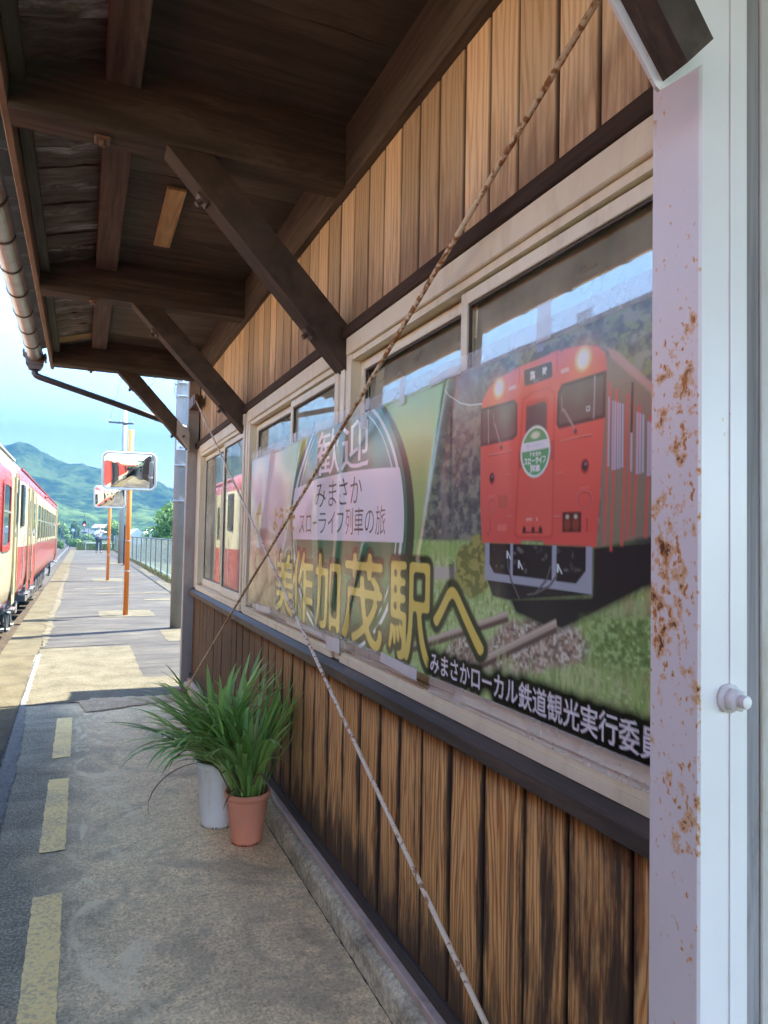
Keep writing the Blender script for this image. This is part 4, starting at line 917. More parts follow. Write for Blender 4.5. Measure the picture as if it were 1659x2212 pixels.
    blend(ALL, np.clip((1.012 - sh) / 0.012, 0, 1), (42, 44, 34))
    inn = np.clip((0.985 - rr_) / 0.006, 0, 1)
    blend(ALL, inn, (44, 92, 60)); blend(ALL, inn * sm(GZ, 1.45, 1.62) * 0.75, (74, 116, 116)); blend(ALL, inn * sm(n4, 0.45, 0.62) * sm(GZ, 1.5, 1.6) * 0.45, (100, 86, 62)); blend(ALL, inn * sm(GZ, 1.2, 1.05) * 0.5, (26, 66, 40))  # teal top and brown streaks are reflections painted into the green
    for r0, wd in ((0.925, 0.016), (0.868, 0.0085)): blend(ALL, np.clip((wd - np.abs(rr_ - r0)) / 0.005, 0, 1), (226, 214, 218))
    bz = np.clip((1.592 - 0.028 * ((GY - cy_) / 0.6) ** 2 - GZ) / 0.003, 0, 1) * np.clip((GZ - 1.337) / 0.003, 0, 1) * np.clip((0.950 - rr_) / 0.006, 0, 1)
    blend(ALL, bz, (250, 236, 238))
    words([('歓', 2.72, 2.47, 1.590, 1.785), ('迎', 2.45, 2.18, 1.590, 1.780)], (244, 236, 240), 0.002)
    words(row('みまさか', 2.74, 2.235, 1.462, 1.580), (52, 36, 40), -0.004)
    words(row('スローライフ列車の旅', 2.985, 2.020, 1.356, 1.462), (52, 36, 40), -0.004)
    words(row('ようこそ', 3.46, 3.03, 1.37, 1.50), (162, 112, 62), 0.025, Halo(3, 2, (196, 176, 122), 0.7))
    gold = [('美', 3.370, 3.045, 0.985, 1.270, False), ('作', 3.055, 2.765, 0.985, 1.290, False), ('加', 2.725, 2.445, 0.985, 1.285, False), ('茂', 2.405, 2.035, 0.985, 1.297, False), ('駅', 1.985, 1.700, 0.990, 1.282, False), ('へ', 1.695, 1.430, 1.070, 1.228, False)]
    words(gold, (222, 172, 72), 0.004, Halo(9, 1, (38, 38, 22), 1.0), 3)
    IMG[:] = np.clip(np.clip(IMG, 0, 1) ** 0.76 * np.array([1.04, 1.30, 1.16], np.float32), 0, 0.92)
    words(row('みまさかローカル鉄道観光実行委員会', 1.705, 0.8175, 0.986, 1.046), (232, 228, 232), 0.012, Halo(7, 3, (22, 24, 18), 1.15))
paint_banner()
RIDGES = [((1.60, 1.80), (1.76, 1.30), 0.022, 0.007), ((2.95, 1.80), (3.30, 1.05), 0.045, 0.010), ((2.72, 1.80), (2.68, 1.0), 0.05, 0.007), ((2.40, 1.78), (2.52, 1.10), 0.03, 0.006), ((3.50, 1.80), (3.75, 1.2), 0.05, 0.010), ((2.20, 1.32), (2.40, 1.0), 0.02, 0.005), ((1.30, 1.78), (1.34, 1.20), 0.05, 0.003)]
def bx(y, z):
    y = np.asarray(y, np.float32); z = np.asarray(z, np.float32)
    d = 0.0025 * (1 + np.sin(6.1 * y + 2.0 * z)) + 0.0018 * (1 + np.sin(17 * y - 5 * z + 1.0)) * (y > 1.6)
    for (a, b_, wd, amp) in RIDGES:
        ey, ez = b_[0] - a[0], b_[1] - a[1]; L = ey * ey + ez * ez
        t = np.clip(((y - a[0]) * ey + (z - a[1]) * ez) / L, 0, 1); q = np.sqrt((y - a[0] - t * ey) ** 2 + (z - a[1] - t * ez) ** 2)
        d = d + amp * np.exp(-(q / wd) ** 2)
    return 0.8875 - d
def banner():
    m = NT('glossy_printed_vinyl')
    at = m.n('Attribute', attribute_name='print')
    m.p('Base Color', at.outputs['Color']); m.p('Roughness', 0.24); m.p('Specular IOR Level', 0.5); m.p('Coat Weight', 0.25); m.p('Coat Roughness', 0.1)
    M['vinyl'] = m.m
    X = bx(GY, GZ)
    org = np.array([0.88, 2.4, 1.38], np.float32)
    co = np.stack([X, GY, GZ], -1).reshape(-1, 3) - org
    me = bpy.data.meshes.new('banner')
    nf = (BNY - 1) * (BNZ - 1); i = np.arange(BNZ - 1)[:, None] * BNY + np.arange(BNY - 1)[None]
    q = np.stack([i, i + BNY, i + BNY + 1, i + 1], -1).reshape(-1)
    me.vertices.add(BNY * BNZ); me.vertices.foreach_set('co', co.reshape(-1))
    me.loops.add(nf * 4); me.loops.foreach_set('vertex_index', q.astype(np.int32))
    me.polygons.add(nf); me.polygons.foreach_set('loop_start', np.arange(0, nf * 4, 4, dtype=np.int32))
    me.polygons.foreach_set('use_smooth', np.ones(nf, bool))
    me.update(calc_edges=True)
    ca = me.color_attributes.new('print', 'FLOAT_COLOR', 'POINT')
    ca.data.foreach_set('color', np.concatenate([np.clip(IMG, 0, 1).reshape(-1, 3), np.ones((BNY * BNZ, 1), np.float32)], 1).reshape(-1))
    me.materials.append(M['vinyl'])
    o = bpy.data.objects.new('banner', me); col.objects.link(o); o.location = org; ORG[o.name] = Vector(org.tolist())
    tag(o, 'wide glossy welcome banner with a red train and gold lettering taped across the windows', 'banner')
    M['film'] = filmmat('clear_film', 0.30); M['tape'] = filmmat('frosted_tape', 0.62, (0.80, 0.79, 0.80)); M['tape2'] = filmmat('white_tape', 0.88, (0.74, 0.73, 0.74))
    def strip(name, mat, y0, y1, z0, z1, off, skew=0.0, n=60):
        b = MB(); k = max(2, int(abs(y1 - y0) / 0.03) + 1); kz = max(2, int((z1 - z0) / 0.02) + 1); rr = random.Random(int(y0 * 1000 + z0 * 777))
        for j in range(kz + 1):
            for i in range(k + 1):
                y = y0 + (y1 - y0) * i / k; z = z0 + (z1 - z0) * j / kz + skew * (i / k - 0.5)
                zc = min(max(z, BZ0), BZ1)
                b.v.append((float(bx(y, zc)) - off - rr.uniform(0, 0.0012), y, z))
        for j in range(kz):
            for i in range(k):
                p = j * (k + 1) + i; b.f.append((p, p + k + 1, p + k + 2, p + 1))
        return obj(name, b, mat, o, True)
    strip('film_border', 'film', 0.80, 3.955, BZ1 - 0.012, 1.822, 0.0016)
    strip('film_border', 'film', 0.80, 1.70, 0.932, BZ0 + 0.003, 0.0016); strip('film_border', 'film', 1.77, 3.95, 0.945, BZ0 + 0.012, 0.0016)
    for y0, y1, z0, z1, mt, sk in [(1.18, 1.23, 1.775, 1.858, 'tape', 0), (1.888, 1.93, 1.757, 1.842, 'tape', 0), (2.200, 2.262, 1.728, 1.778, 'tape', 0.01), (2.177, 2.218, 1.79, 1.83, 'tape', 0.0), (3.736, 3.772, 1.78, 1.836, 'tape', 0), (3.05, 3.09, 1.782, 1.825, 'tape', 0), (3.30, 3.70, 1.776, 1.796, 'tape', 0.006), (2.42, 2.575, 0.920, 0.972, 'tape2', -0.004), (3.46, 3.75, 0.952, 0.984, 'tape2', -0.01), (1.77, 2.03, 0.955, 0.986, 'tape2', 0.01), (1.55, 1.72, 1.775, 1.80, 'tape', -0.006), (2.62, 2.98, 0.957, 0.975, 'tape2', 0.004)]:
        strip('tape_strip', mt, y0, y1, z0, z1, 0.0036, sk)
banner()

# ================================================================== potted orchids
M['terra'] = paint('terracotta_plastic', (0.870, 0.336, 0.212), 0.5, 0.10, 5, 0.05, dirt=(0.646, 0.398, 0.274), dirt_amt=0.4)
M['whitepot'] = paint('dusty_white_plastic', (0.880, 0.880, 0.877), 0.45, 0.07, 5, 0.05, dirt=(0.607, 0.496, 0.365), dirt_amt=0.5)
M['soil'] = stone('bark_soil', [(0.045, 0.030, 0.021), (0.135, 0.090, 0.060)], 40, 90)
M['leaf'] = leafmat('strap_leaf', (0.129, 0.303, 0.068), (0.410, 0.667, 0.182), 0.25, 0.33)
M['bulb'] = paint('green_bulb', (0.20, 0.22, 0.06), 0.5, 0.3, 20)
M['dryleaf'] = paint('dry_brown_leaf', (0.24, 0.13, 0.075), 0.7, 0.3, 20)
def strap_leaf(b, base, az, el, L, wd, droop, twist, rr, n=12):
    p = Vector(base); pts = []
    d_az = az; ang = el
    for i in range(n + 1):
        pts.append(p.copy()); t = i / n
        d = Vector((math.cos(d_az) * math.cos(ang), math.sin(d_az) * math.cos(ang), math.sin(ang)))
        p = p + d * (L / n); ang -= droop * (0.25 + 1.5 * t) / n; d_az += twist / n
        if p.z < 0.02: p.z = 0.02
    base_i = len(b.v)
    for i, q in enumerate(pts):
        t = i / n
        wv = wd * (0.55 + 0.9 * t if t < 0.5 else 1.0) * (1.0 if t < 0.72 else max(0.03, 1 - ((t - 0.72) / 0.28) ** 1.7)) * 0.5
        tg = (pts[min(i + 1, n)] - pts[max(i - 1, 0)]).normalized()
        sd = tg.cross(Vector((0, 0, 1)));
        if sd.length < 0.05: sd = Vector((-math.sin(az), math.cos(az), 0))
        sd.normalize(); up = sd.cross(tg)
        for k, lift in ((-1, 0.35), (0, 0), (1, 0.35)):
            v = q + sd * (k * wv) + up * (wv * lift)
            v.x = min(v.x, 0.892)
            b.v.append(v[:])
    for i in range(n):
        for k in (0, 1):
            a = base_i + i * 3 + k; b.f.append((a, a + 1, a + 4, a + 3))
def pot_plant(cx, cy, H, r0, r1, mat, label, seed, n, lean, hi, lo, octo):
    t = thing('potted_orchid', (cx, cy, 0.0), label, 'potted plant')
    rr = random.Random(seed)
    sq = (lambda a: 1.0 - 0.018 * abs(math.cos(4 * a))) if octo else None
    prof = [(r0 * 0.9, 0.012), (r0, 0.0), (r0 * 1.01, 0.012), (r1 * 0.93, H - 0.035), (r1 * 0.94, H - 0.026), (r1 * 1.03, H - 0.024), (r1 * 1.05, H - 0.018), (r1 * 1.05, H - 0.004), (r1 * 1.03, H), (r1 * 0.96, H), (r1 * 0.94, H - 0.006), (r1 * 0.9, H - 0.05)]
    b = MB().lathe(prof, cx, cy, 48, 0, sq, False)
    o = obj('pot', b, mat, t); o.data.polygons.foreach_set('use_smooth', [True] * len(o.data.polygons))
    for k in range(8):
        nt = MB()
        a = 2 * PI * (k + 0.5) / 8; c, s = math.cos(a), math.sin(a); r = r0 * 1.004
        nt.add([(cx + r * math.cos(a - 0.14), cy + r * math.sin(a - 0.14), 0.001), (cx + r * math.cos(a + 0.14), cy + r * math.sin(a + 0.14), 0.001), (cx + r * math.cos(a + 0.09), cy + r * math.sin(a + 0.09), 0.011), (cx + r * math.cos(a - 0.09), cy + r * math.sin(a - 0.09), 0.011)], [(0, 1, 2, 3)])
        obj('drain_notch', nt, 'crack', t)
    obj('soil', MB().lathe([(0.0005, H - 0.030), (r1 * 0.6, H - 0.026), (r1 * 0.92, H - 0.034)], cx, cy, 24, 0, None, False), 'soil', t)
    b = MB(); bl = MB(); dr = MB()
    for k in range(11):
        a = rr.uniform(0, 2 * PI); q = r1 * rr.uniform(0.1, 0.72)
        bl.ball((cx + q * math.cos(a), cy + q * math.sin(a), H - 0.002), (0.017, 0.017, 0.034))
        dr.tube([(cx + q * math.cos(a), cy + q * math.sin(a), H - 0.03), (cx + q * 1.1 * math.cos(a), cy + q * 1.1 * math.sin(a), H + rr.uniform(0.02, 0.07))], [0.006, 0.002], 5)
    obj('pseudobulb', bl, 'bulb', t, True)
    for k in range(n):
        a = rr.uniform(0, 2 * PI); q = r1 * rr.uniform(0.05, 0.75)
        bs = (cx + q * math.cos(a), cy + q * math.sin(a), H - 0.02)
        az = a + rr.uniform(-0.7, 0.7)
        if rr.random() < lean[1]: az = lean[0] + rr.gauss(0, 0.6)
        L = rr.uniform(*hi); el = R(rr.uniform(*lo)); dr_ = rr.uniform(0.5, 1.9)
        if math.cos(az) > 0.25: el = max(el, R(70)); dr_ *= 0.6
        strap_leaf(b, bs, az, el, L, rr.uniform(0.013, 0.022), dr_, rr.uniform(-0.4, 0.4), rr)
    f = obj('foliage', b, 'leaf', t, True)
    for _ in range(5):
        a = rr.uniform(0.6 * PI, 1.6 * PI); strap_leaf(dr, (cx + r1 * 0.5 * math.cos(a), cy + r1 * 0.5 * math.sin(a), H - 0.01), a, R(rr.uniform(30, 70)), rr.uniform(0.25, 0.42), 0.012, rr.uniform(1.6, 2.6), rr.uniform(-0.5, 0.5), rr)
    return t, dr
t, dr = pot_plant(0.712, 3.105, 0.222, 0.068, 0.098, 'terra', 'orchid with upright strap leaves in a terracotta coloured plastic pot', 21, 150, (PI * 1.1, 0.25), (0.34, 0.60), (55, 86), True)
obj('dry_sheath', dr, 'dryleaf', t)
t, dr = pot_plant(0.632, 3.345, 0.300, 0.084, 0.112, 'whitepot', 'orchid with long drooping leaves in a tall white plastic pot', 33, 165, (PI * 1.05, 0.50), (0.32, 0.56), (34, 82), True)
strap_leaf(dr, (0.58, 3.30, 0.30), PI * 1.15, R(10), 0.42, 0.012, 2.4, -0.3, rnd); obj('dry_leaf', dr, 'dryleaf', t)

# ================================================================== track and far ground
def trackx(y): return -2.5 - (4.0e-4 * (y - 110) ** 2 if y > 110 else 0.0)
def ribbon(offs, y0, y1, step):
    """strip following the track; offs = profile of (x offset, z)"""
    b = MB(); n = int((y1 - y0) / step); k = len(offs)
    for i in range(n + 1):
        y = y0 + (y1 - y0) * i / n
        for x, z in offs: b.v.append((trackx(y) + x, y, z))
    for i in range(n):
        for j in range(k - 1): b.f.append((i * k + j, i * k + j + 1, (i + 1) * k + j + 1, (i + 1) * k + j))
    return b
M['ballast'] = stone('brown_ballast', [(0.027, 0.020, 0.015), (0.055, 0.042, 0.032), (0.080, 0.067, 0.052)], 9, 16, sp=(0.55, 1.45))
M['rail'] = paint('rail_steel', (0.20, 0.17, 0.15), 0.38, 0.2, 4, 0, 0.6)
M['sleeper'] = stone('grey_sleeper', [(0.100, 0.090, 0.077), (0.170, 0.155, 0.135)], 6, 40)
structure(obj('ballast', ribbon([(-2.6, -1.30), (-1.7, -1.11), (1.5, -1.11), (2.1, -1.12)], -10, 330, 2.0), 'ballast'))
b = MB()
for sx in (-0.5335, 0.5335):
    rb = ribbon([(sx - 0.033, -0.95), (sx + 0.033, -0.95), (sx + 0.033, -0.985), (sx + 0.01, -0.99), (sx + 0.01, -1.08), (sx + 0.06, -1.095), (sx - 0.06, -1.095), (sx - 0.01, -1.08), (sx - 0.01, -0.99), (sx - 0.033, -0.985), (sx - 0.033, -0.95)], -10, 320, 2.0)
    structure(obj('rail', rb, 'rail'))
b = MB(); y = 28.0
while y < 150: b.box(trackx(y) - 1.0, trackx(y) + 1.0, y, y + 0.22, -1.16, -1.098); y += 0.62
structure(obj('sleepers', b, 'sleeper'))
M['field'] = stone('field_grass', [(0.021, 0.037, 0.009), (0.034, 0.057, 0.014), (0.057, 0.078, 0.026)], 0.35, 6, sp=(0.7, 1.3))
M['verge'] = stone('verge_grass', [(0.029, 0.043, 0.011), (0.046, 0.066, 0.015), (0.075, 0.078, 0.034)], 1.4, 14, sp=(0.6, 1.4))
b = MB(); NX, NY_ = 60, 60
def gh(x, y): return -1.32 if abs(x + 2.5) < 6 else -1.32 + 0.2 * mnoise.noise(Vector((x * 0.03, y * 0.03, 0)))
xs = [-1200 + 2400 * i / NX for i in range(NX + 1)]; ys = [-150 + 1300 * (i / NY_) ** 2 for i in range(NY_ + 1)]
for y in ys:
    for x in xs: b.v.append((x, y, -1.34))
for j in range(NY_):
    for i in range(NX): p = j * (NX + 1) + i; b.f.append((p, p + 1, p + NX + 2, p + NX + 1))
structure(obj('ground', b, 'field'))
# raised verge on both sides beyond the platform and right of the fence
b = MB()
for i in range(60):
    pass
rows = []
for j in range(80):
    y = 14 + j * 2.2
    if y < 57.6: prof = [(2.252, -0.06), (2.7, -0.10), (3.6, -0.55), (7, -0.85), (16, -0.95), (60, -1.2)]
    else: prof = [(0.0 + max(0, 0) , -1.05), (0.6, -0.62), (2.2, -0.55), (5.0, -0.62), (16, -0.8), (60, -1.2)]
    if y >= 57.6: prof[0] = (min(0.0, trackx(y) + 2.1), -1.12)
    rows.append([(x, y, z + 0.05 * mnoise.noise(Vector((x, y * 0.6, 3)))) for x, z in prof])
for r in rows: b.v.extend(r)
k = 6
for j in range(len(rows) - 1):
    if rows[j][0][1] < 57.6 <= rows[j + 1][0][1]: continue
    for i in range(k - 1): p = j * k + i; b.f.append((p, p + 1, p + k + 1, p + k))
structure(obj('verge', b, 'verge'))
b = MB()
for (x0, x1, y0, y1, z) in [(-40, -5.2, -20, 330, -1.22)]: b.add([(x0, y0, z), (x1, y0, z), (x1 - 3, 100, z), (x1 - 30, y1, z), (x0 - 60, y1, z), (x0, 100, z)], [(0, 1, 2, 5), (5, 2, 3, 4)])
structure(obj('verge', b, 'verge'))
# grass tufts
M['weed'] = leafmat('bright_weed', (0.027, 0.050, 0.007), (0.071, 0.092, 0.017), 0.35, 0.6)
M['weedry'] = leafmat('straw_weed', (0.091, 0.081, 0.032), (0.133, 0.119, 0.056), 0.3, 0.7)
def tufts(name, spots, n, h, wd, mat, seed, label):
    rr = random.Random(seed); b = MB()
    for _ in range(n):
        x, y, z = spots(rr); a = rr.uniform(0, PI); H = rr.uniform(*h); c, s = math.cos(a) * wd * rr.uniform(0.6, 1.4), math.sin(a) * wd; lx, ly = rr.uniform(-0.4, 0.4) * H, rr.uniform(-0.4, 0.4) * H
        b.add([(x - c, y - s, z), (x + c, y + s, z), (x + lx * 0.5 + c * 0.7, y + ly * 0.5 + s * 0.7, z + H * 0.6), (x + lx, y + ly, z + H), (x + lx * 0.5 - c * 0.7, y + ly * 0.5 - s * 0.7, z + H * 0.6)], [(0, 1, 2, 3, 4)])
    tag(obj(name, b, mat), label, 'grass', None, 'stuff')
def sp1(rr):
    y = 57.8 + 46 * rr.random() ** 1.6; x0 = min(-0.15, trackx(y) + 2.2); return (x0 + rr.random() ** 1.3 * 9, y, -0.75 + 0.1 * rr.random())
tufts('weeds', sp1, 9000, (0.25, 0.85), 0.05, 'weed', 4, 'bright green weeds growing beyond the end of the platform')
def sp2(rr): y = 14 + 44 * rr.random(); return (2.2 + 0.22 * rr.random(), y, -0.02)
tufts('dry_grass', sp2, 2600, (0.05, 0.16), 0.012, 'weedry', 6, 'short straw coloured grass along the foot of the mesh fence')
def sp3(rr): y = 70 + 230 * rr.random(); return (trackx(y) - 2.6 - 5 * rr.random(), y, -1.2)
tufts('weeds', sp3, 5000, (0.3, 1.1), 0.10, 'weed', 9, 'green weeds along the far side of the curving track')

# ================================================================== hills
M['forest'] = NT('forested_hill'); _m = M['forest']; _o = _m.obj()
_f = _m.noise(_o, 0.11, 5, 0.6); _g = _m.noise(_o, 0.013, 3, 0.5)
_c = _m.ramp(_m.math('ADD', _m.math('MULTIPLY', _f, 0.6), _m.math('MULTIPLY', _g, 0.5)), [(0.40, (0.010, 0.024, 0.016)), (0.53, (0.040, 0.080, 0.026)), (0.64, (0.125, 0.185, 0.055))])
_m.p('Base Color', _c); _m.p('Roughness', 0.95); _m.p('Specular IOR Level', 0.1); _m.bump(_f, 0.6, 2.0); M['forest'] = _m.m
def crowns(x, y, cell, seed):
    """height of a rounded canopy made of jittered crowns"""
    ix, iy = np.floor(x / cell).astype(int), np.floor(y / cell).astype(int); best = np.full(x.shape, 9.0)
    def h(a, c, k): v = np.sin(a * 127.1 + c * 311.7 + k * 74.7 + seed) * 43758.5453; return v - np.floor(v)
    for dx in (-1, 0, 1):
        for dy in (-1, 0, 1):
            a, c = ix + dx, iy + dy; px = (a + h(a, c, 1)) * cell; py = (c + h(a, c, 2)) * cell; r = 0.55 + 0.5 * h(a, c, 3)
            best = np.minimum(best, np.sqrt((x - px) ** 2 + (y - py) ** 2) / (cell * r))
    return np.sqrt(np.clip(1.2 - best * best, 0, 1.2))
def hill(name, ridge, ybase, ytop, step, cell, seed, crown, folds=18.0):
    """ridge: (x, height) along the skyline at distance ytop"""
    rx = np.array([p[0] for p in ridge]); rz = np.array([p[1] for p in ridge])
    xs = np.arange(rx[0], rx[-1], step); nv = int((ytop - ybase) * 1.0 / step * 1.25); vs = np.linspace(0, 1.25, nv)
    X, V = np.meshgrid(xs, vs); top = np.interp(X, rx, rz) * (0.91 if ytop > 900 else 1.0)
    Y = ybase + (ytop - ybase) * V
    prof = np.where(V <= 1, np.sin(np.clip(V, 0, 1) * PI / 2) ** 1.15, 1 - 3.5 * (V - 1) ** 2)
    nz = np.array([mnoise.fractal(Vector((x * 0.011 + seed, v * 1.6, 0)), 1.0, 2.0, 4) for x, v in zip(X.ravel(), V.ravel())]).reshape(X.shape)
    Z = -1.4 + top * prof + folds * nz * np.sin(np.clip(V, 0, 1) * PI) + crown * crowns(X, Y * 0.8 + 2.0 * Z0(X, V, top), cell, seed) * np.clip(V * 12, 0, 1)
    me = bpy.data.meshes.new(name); b = MB(); b.v = list(zip(X.ravel().tolist(), Y.ravel().tolist(), Z.ravel().tolist()))
    nx = len(xs); b.f = [(j * nx + i, j * nx + i + 1, (j + 1) * nx + i + 1, (j + 1) * nx + i) for j in range(nv - 1) for i in range(nx - 1)]
    o = obj(name, b, 'forest', None, True); bpy.data.meshes.remove(me); return structure(o)
def Z0(X, V, top): return top * np.sin(np.clip(V, 0, 1) * PI / 2)
hill('hills', [(-900, 60), (-620, 105), (-420, 140), (-260, 122), (-150, 112), (-88, 107), (-75, 104), (-69, 106), (-46, 95), (-24, 89), (-11, 91), (19, 86), (55, 73), (91, 62), (115, 59), (160, 62), (230, 70), (360, 50), (520, 40)], 560, 1000, 4.0, 15.0, 3, 8.0, 26.0)
hill('foothill', [(-420, 12), (-200, 30), (-120, 34), (-60, 36), (-40, 33), (-22, 22), (-8, 15), (8, 12), (22, 14), (36, 16), (60, 12), (110, 18), (180, 10)], 380, 560, 3.0, 9.0, 8, 4.5, 7.0)

# ================================================================== trees
M['bark'] = paint('bark', (0.085, 0.065, 0.05), 0.9, 0.3, 6)
LEAFM = [leafmat('fresh_leaves', (0.049, 0.127, 0.016), (0.168, 0.284, 0.038), 0.3, 0.6), leafmat('dark_leaves', (0.045, 0.108, 0.031), (0.119, 0.216, 0.054), 0.2, 0.6), leafmat('mid_leaves', (0.099, 0.196, 0.038), (0.257, 0.392, 0.092), 0.25, 0.6)]
def tree(name, x, y, z0, lumps, leaf, n, mat, label, group, seed, trunk=True):
    """lumps: (dx, dy, z, rx, ry, rz) leafy masses; many small leaf clumps spread through each"""
    rr = random.Random(seed); t = thing(name, (x, y, z0), label, 'tree' if trunk else 'bush', group)
    b = MB(); tot = sum(l[3] * l[4] * l[5] for l in lumps)
    for l in lumps:
        for _ in range(int(n * l[3] * l[4] * l[5] / tot)):
            d = Vector((rr.gauss(0, 1), rr.gauss(0, 1), rr.gauss(0, 1))).normalized(); q = rr.random() ** 0.38 * (1 + 0.12 * mnoise.noise(d * 3 + Vector((x, y, 0))) * 2)
            c = Vector((x + l[0] + d.x * q * l[3], y + l[1] + d.y * q * l[4], z0 + l[2] + d.z * q * l[5]))
            if c.z < z0 + 0.05: continue
            nrm = (d + Vector((rr.gauss(0, .6), rr.gauss(0, .6), rr.gauss(0.3, .6)))).normalized(); u = nrm.orthogonal().normalized(); v = nrm.cross(u); a = rr.uniform(0, 2 * PI)
            u, v = u * math.cos(a) + v * math.sin(a), v * math.cos(a) - u * math.sin(a); s = leaf * rr.uniform(0.6, 1.3)
            b.add([(c + u * s)[:], (c + v * s * 0.55 + nrm * s * 0.15)[:], (c - u * s)[:], (c - v * s * 0.55 + nrm * s * 0.15)[:]], [(0, 1, 2, 3)])
    obj('crown', b, mat, t)
    k = MB(); zt = max(l[2] for l in lumps)
    k.tube([(x, y, z0 - 0.3), (x + 0.05, y, z0 + zt * 0.4), (x, y + 0.05, z0 + zt)], [0.05 * zt, 0.035 * zt, 0.012 * zt], 8)
    for l in lumps: k.tube([(x, y, z0 + zt * 0.35), (x + l[0] * 0.6, y + l[1] * 0.6, z0 + l[2] * 0.75), (x + l[0], y + l[1], z0 + l[2])], [0.022 * zt, 0.014 * zt, 0.005 * zt], 6)
    obj('trunk' if trunk else 'stem', k, 'bark', t)
tree('broadleaf_tree', 6.3, 53, -1.0, [(0, 0, 3.3, 1.5, 1.5, 1.45), (-1.2, 0.2, 1.9, 1.25, 1.2, 1.1), (1.2, 0, 2.4, 1.4, 1.3, 1.3), (-0.3, -0.8, 1.4, 1.6, 1.1, 1.2), (-1.7, 0, 0.9, 0.8, 0.9, 0.8), (0.6, 0, 1.1, 1.6, 1.2, 1.0)], 0.13, 9000, LEAFM[0], 'big round bright green tree close behind the mesh fence', None, 1)
tree('broadleaf_tree', 5.6, 150, -0.9, [(0, 0, 3.5, 1.3, 1.3, 1.3), (-0.8, 0, 2.7, 1.0, 1, 1.0), (0.8, 0, 2.7, 1.1, 1, 1.0)], 0.22, 2200, LEAFM[2], 'rounded green tree on a bare trunk right of the white house', None, 2)
tree('conifer_tree', -2.15, 220, -1.2, [(0, 0, 4.4, 1.0, 1, 1.6), (-0.3, 0, 2.8, 1.25, 1, 1.7), (0.4, 0, 2.6, 1.1, 1, 1.8), (0, 0, 1.4, 1.3, 1, 1.2)], 0.26, 2600, LEAFM[1], 'tall dark green tree standing beyond the bend of the track', None, 3)
tree('broadleaf_tree', -5.2, 200, -1.2, [(0, 0, 3.8, 1.3, 1.3, 1.5), (1.0, 0, 2.6, 1.2, 1.2, 1.2), (-1, 0, 2.8, 1.2, 1.2, 1.5), (1.4, 0, 1.5, 1.2, 1.2, 1.0)], 0.24, 2600, LEAFM[2], 'loose mid green tree left of the far track behind the train', None, 4)
for k, (x, y, z0, r, h, mt, lab) in enumerate([(-3.05, 112, -1.2, 0.5, 1.2, 0, 'small yellow green bush nearest the left rail'), (-0.9, 128, -1.1, 1.0, 1.2, 0, 'low bright bush right of the track bend'), (-1.9, 150, -1.1, 0.9, 1.1, 1, 'dark low bush in front of the tall dark tree'), (1.1, 190, -1.0, 1.3, 1.9, 2, 'green bush behind the red signal'), (3.0, 160, -1.0, 0.9, 1.1, 0, 'pale green bush before the white house'), (8.2, 230, -1.2, 2.2, 2.2, 1, 'dark broad bush behind the mesh fence at far right'), (0.0, 260, -1.2, 2.0, 2.3, 2, 'broad green bush far behind the platform end')]):
    tree('bush', x, y, z0, [(0, 0, h * 0.55, r, r, h * 0.6), (r * 0.6, 0, h * 0.4, r * 0.7, r * 0.7, h * 0.45), (-r * 0.6, 0, h * 0.42, r * 0.7, r * 0.7, h * 0.5)], 0.14 + r * 0.05, 900, LEAFM[mt], lab, None, 20 + k, False)
rr = random.Random(12)
o = None; b = MB()
for _ in range(15000):
    y = rr.uniform(300, 370); x = rr.uniform(-60, 110); hh = 2.2 + 2.6 * (0.5 + 0.5 * mnoise.noise(Vector((x * 0.12, y * 0.05, 0)))); z = -1.3 + hh * rr.random() ** 0.6
    a = rr.uniform(0, 2 * PI); s = rr.uniform(0.4, 0.9); u = Vector((math.cos(a), math.sin(a) * 0.6, rr.uniform(-0.5, 0.5))) * s; v = Vector((-math.sin(a) * 0.3, -0.4, rr.uniform(0.5, 1.0))) * s * 0.6
    c = Vector((x, y, z)); b.add([(c + u)[:], (c + v)[:], (c - u)[:], (c - v)[:]], [(0, 1, 2, 3)])
tag(obj('wood', b, LEAFM[2]), 'distant belt of trees at the foot of the hills', 'wood', None, 'stuff')

# ================================================================== poles, mirrors, fence, signal
M['orange'] = paint('orange_pole_paint', (0.72, 0.20, 0.025), 0.42, 0.06, 4, dirt=(0.5, 0.2, 0.06), dirt_amt=0.3)
M['mirror'] = paint('mirror_face', (0.92, 0.93, 0.93), 0.015, 0.0, 2, 0, 1.0)
M['mframe'] = paint('silver_mirror_rim', (0.62, 0.60, 0.55), 0.3, 0.1, 5, 0, 0.3)
M['white'] = paint('white_plate', (0.72, 0.72, 0.70), 0.5, 0.05)
M['black'] = paint('black_paint', (0.02, 0.02, 0.022), 0.5)
M['concrete_pole'] = paint('pale_grey_pole', (0.280, 0.286, 0.286), 0.7, 0.1, 3, 0.15, dirt=(0.324, 0.324, 0.303), dirt_amt=0.4)
M['galv'] = paint('galvanised_steel', (0.46, 0.48, 0.49), 0.45, 0.12, 6, 0, 0.3)
M['letter'] = paint('dark_lettering', (0.06, 0.06, 0.065), 0.6)
def rrect(w, h, r, n=6):
    out = []
    for cx, cz, a0 in ((w / 2 - r, h / 2 - r, 0), (-w / 2 + r, h / 2 - r, 90), (-w / 2 + r, -h / 2 + r, 180), (w / 2 - r, -h / 2 + r, 270)):
        for k in range(n + 1): a = R(a0 + 90 * k / n); out.append((cx + r * math.cos(a), cz + r * math.sin(a)))
    return out
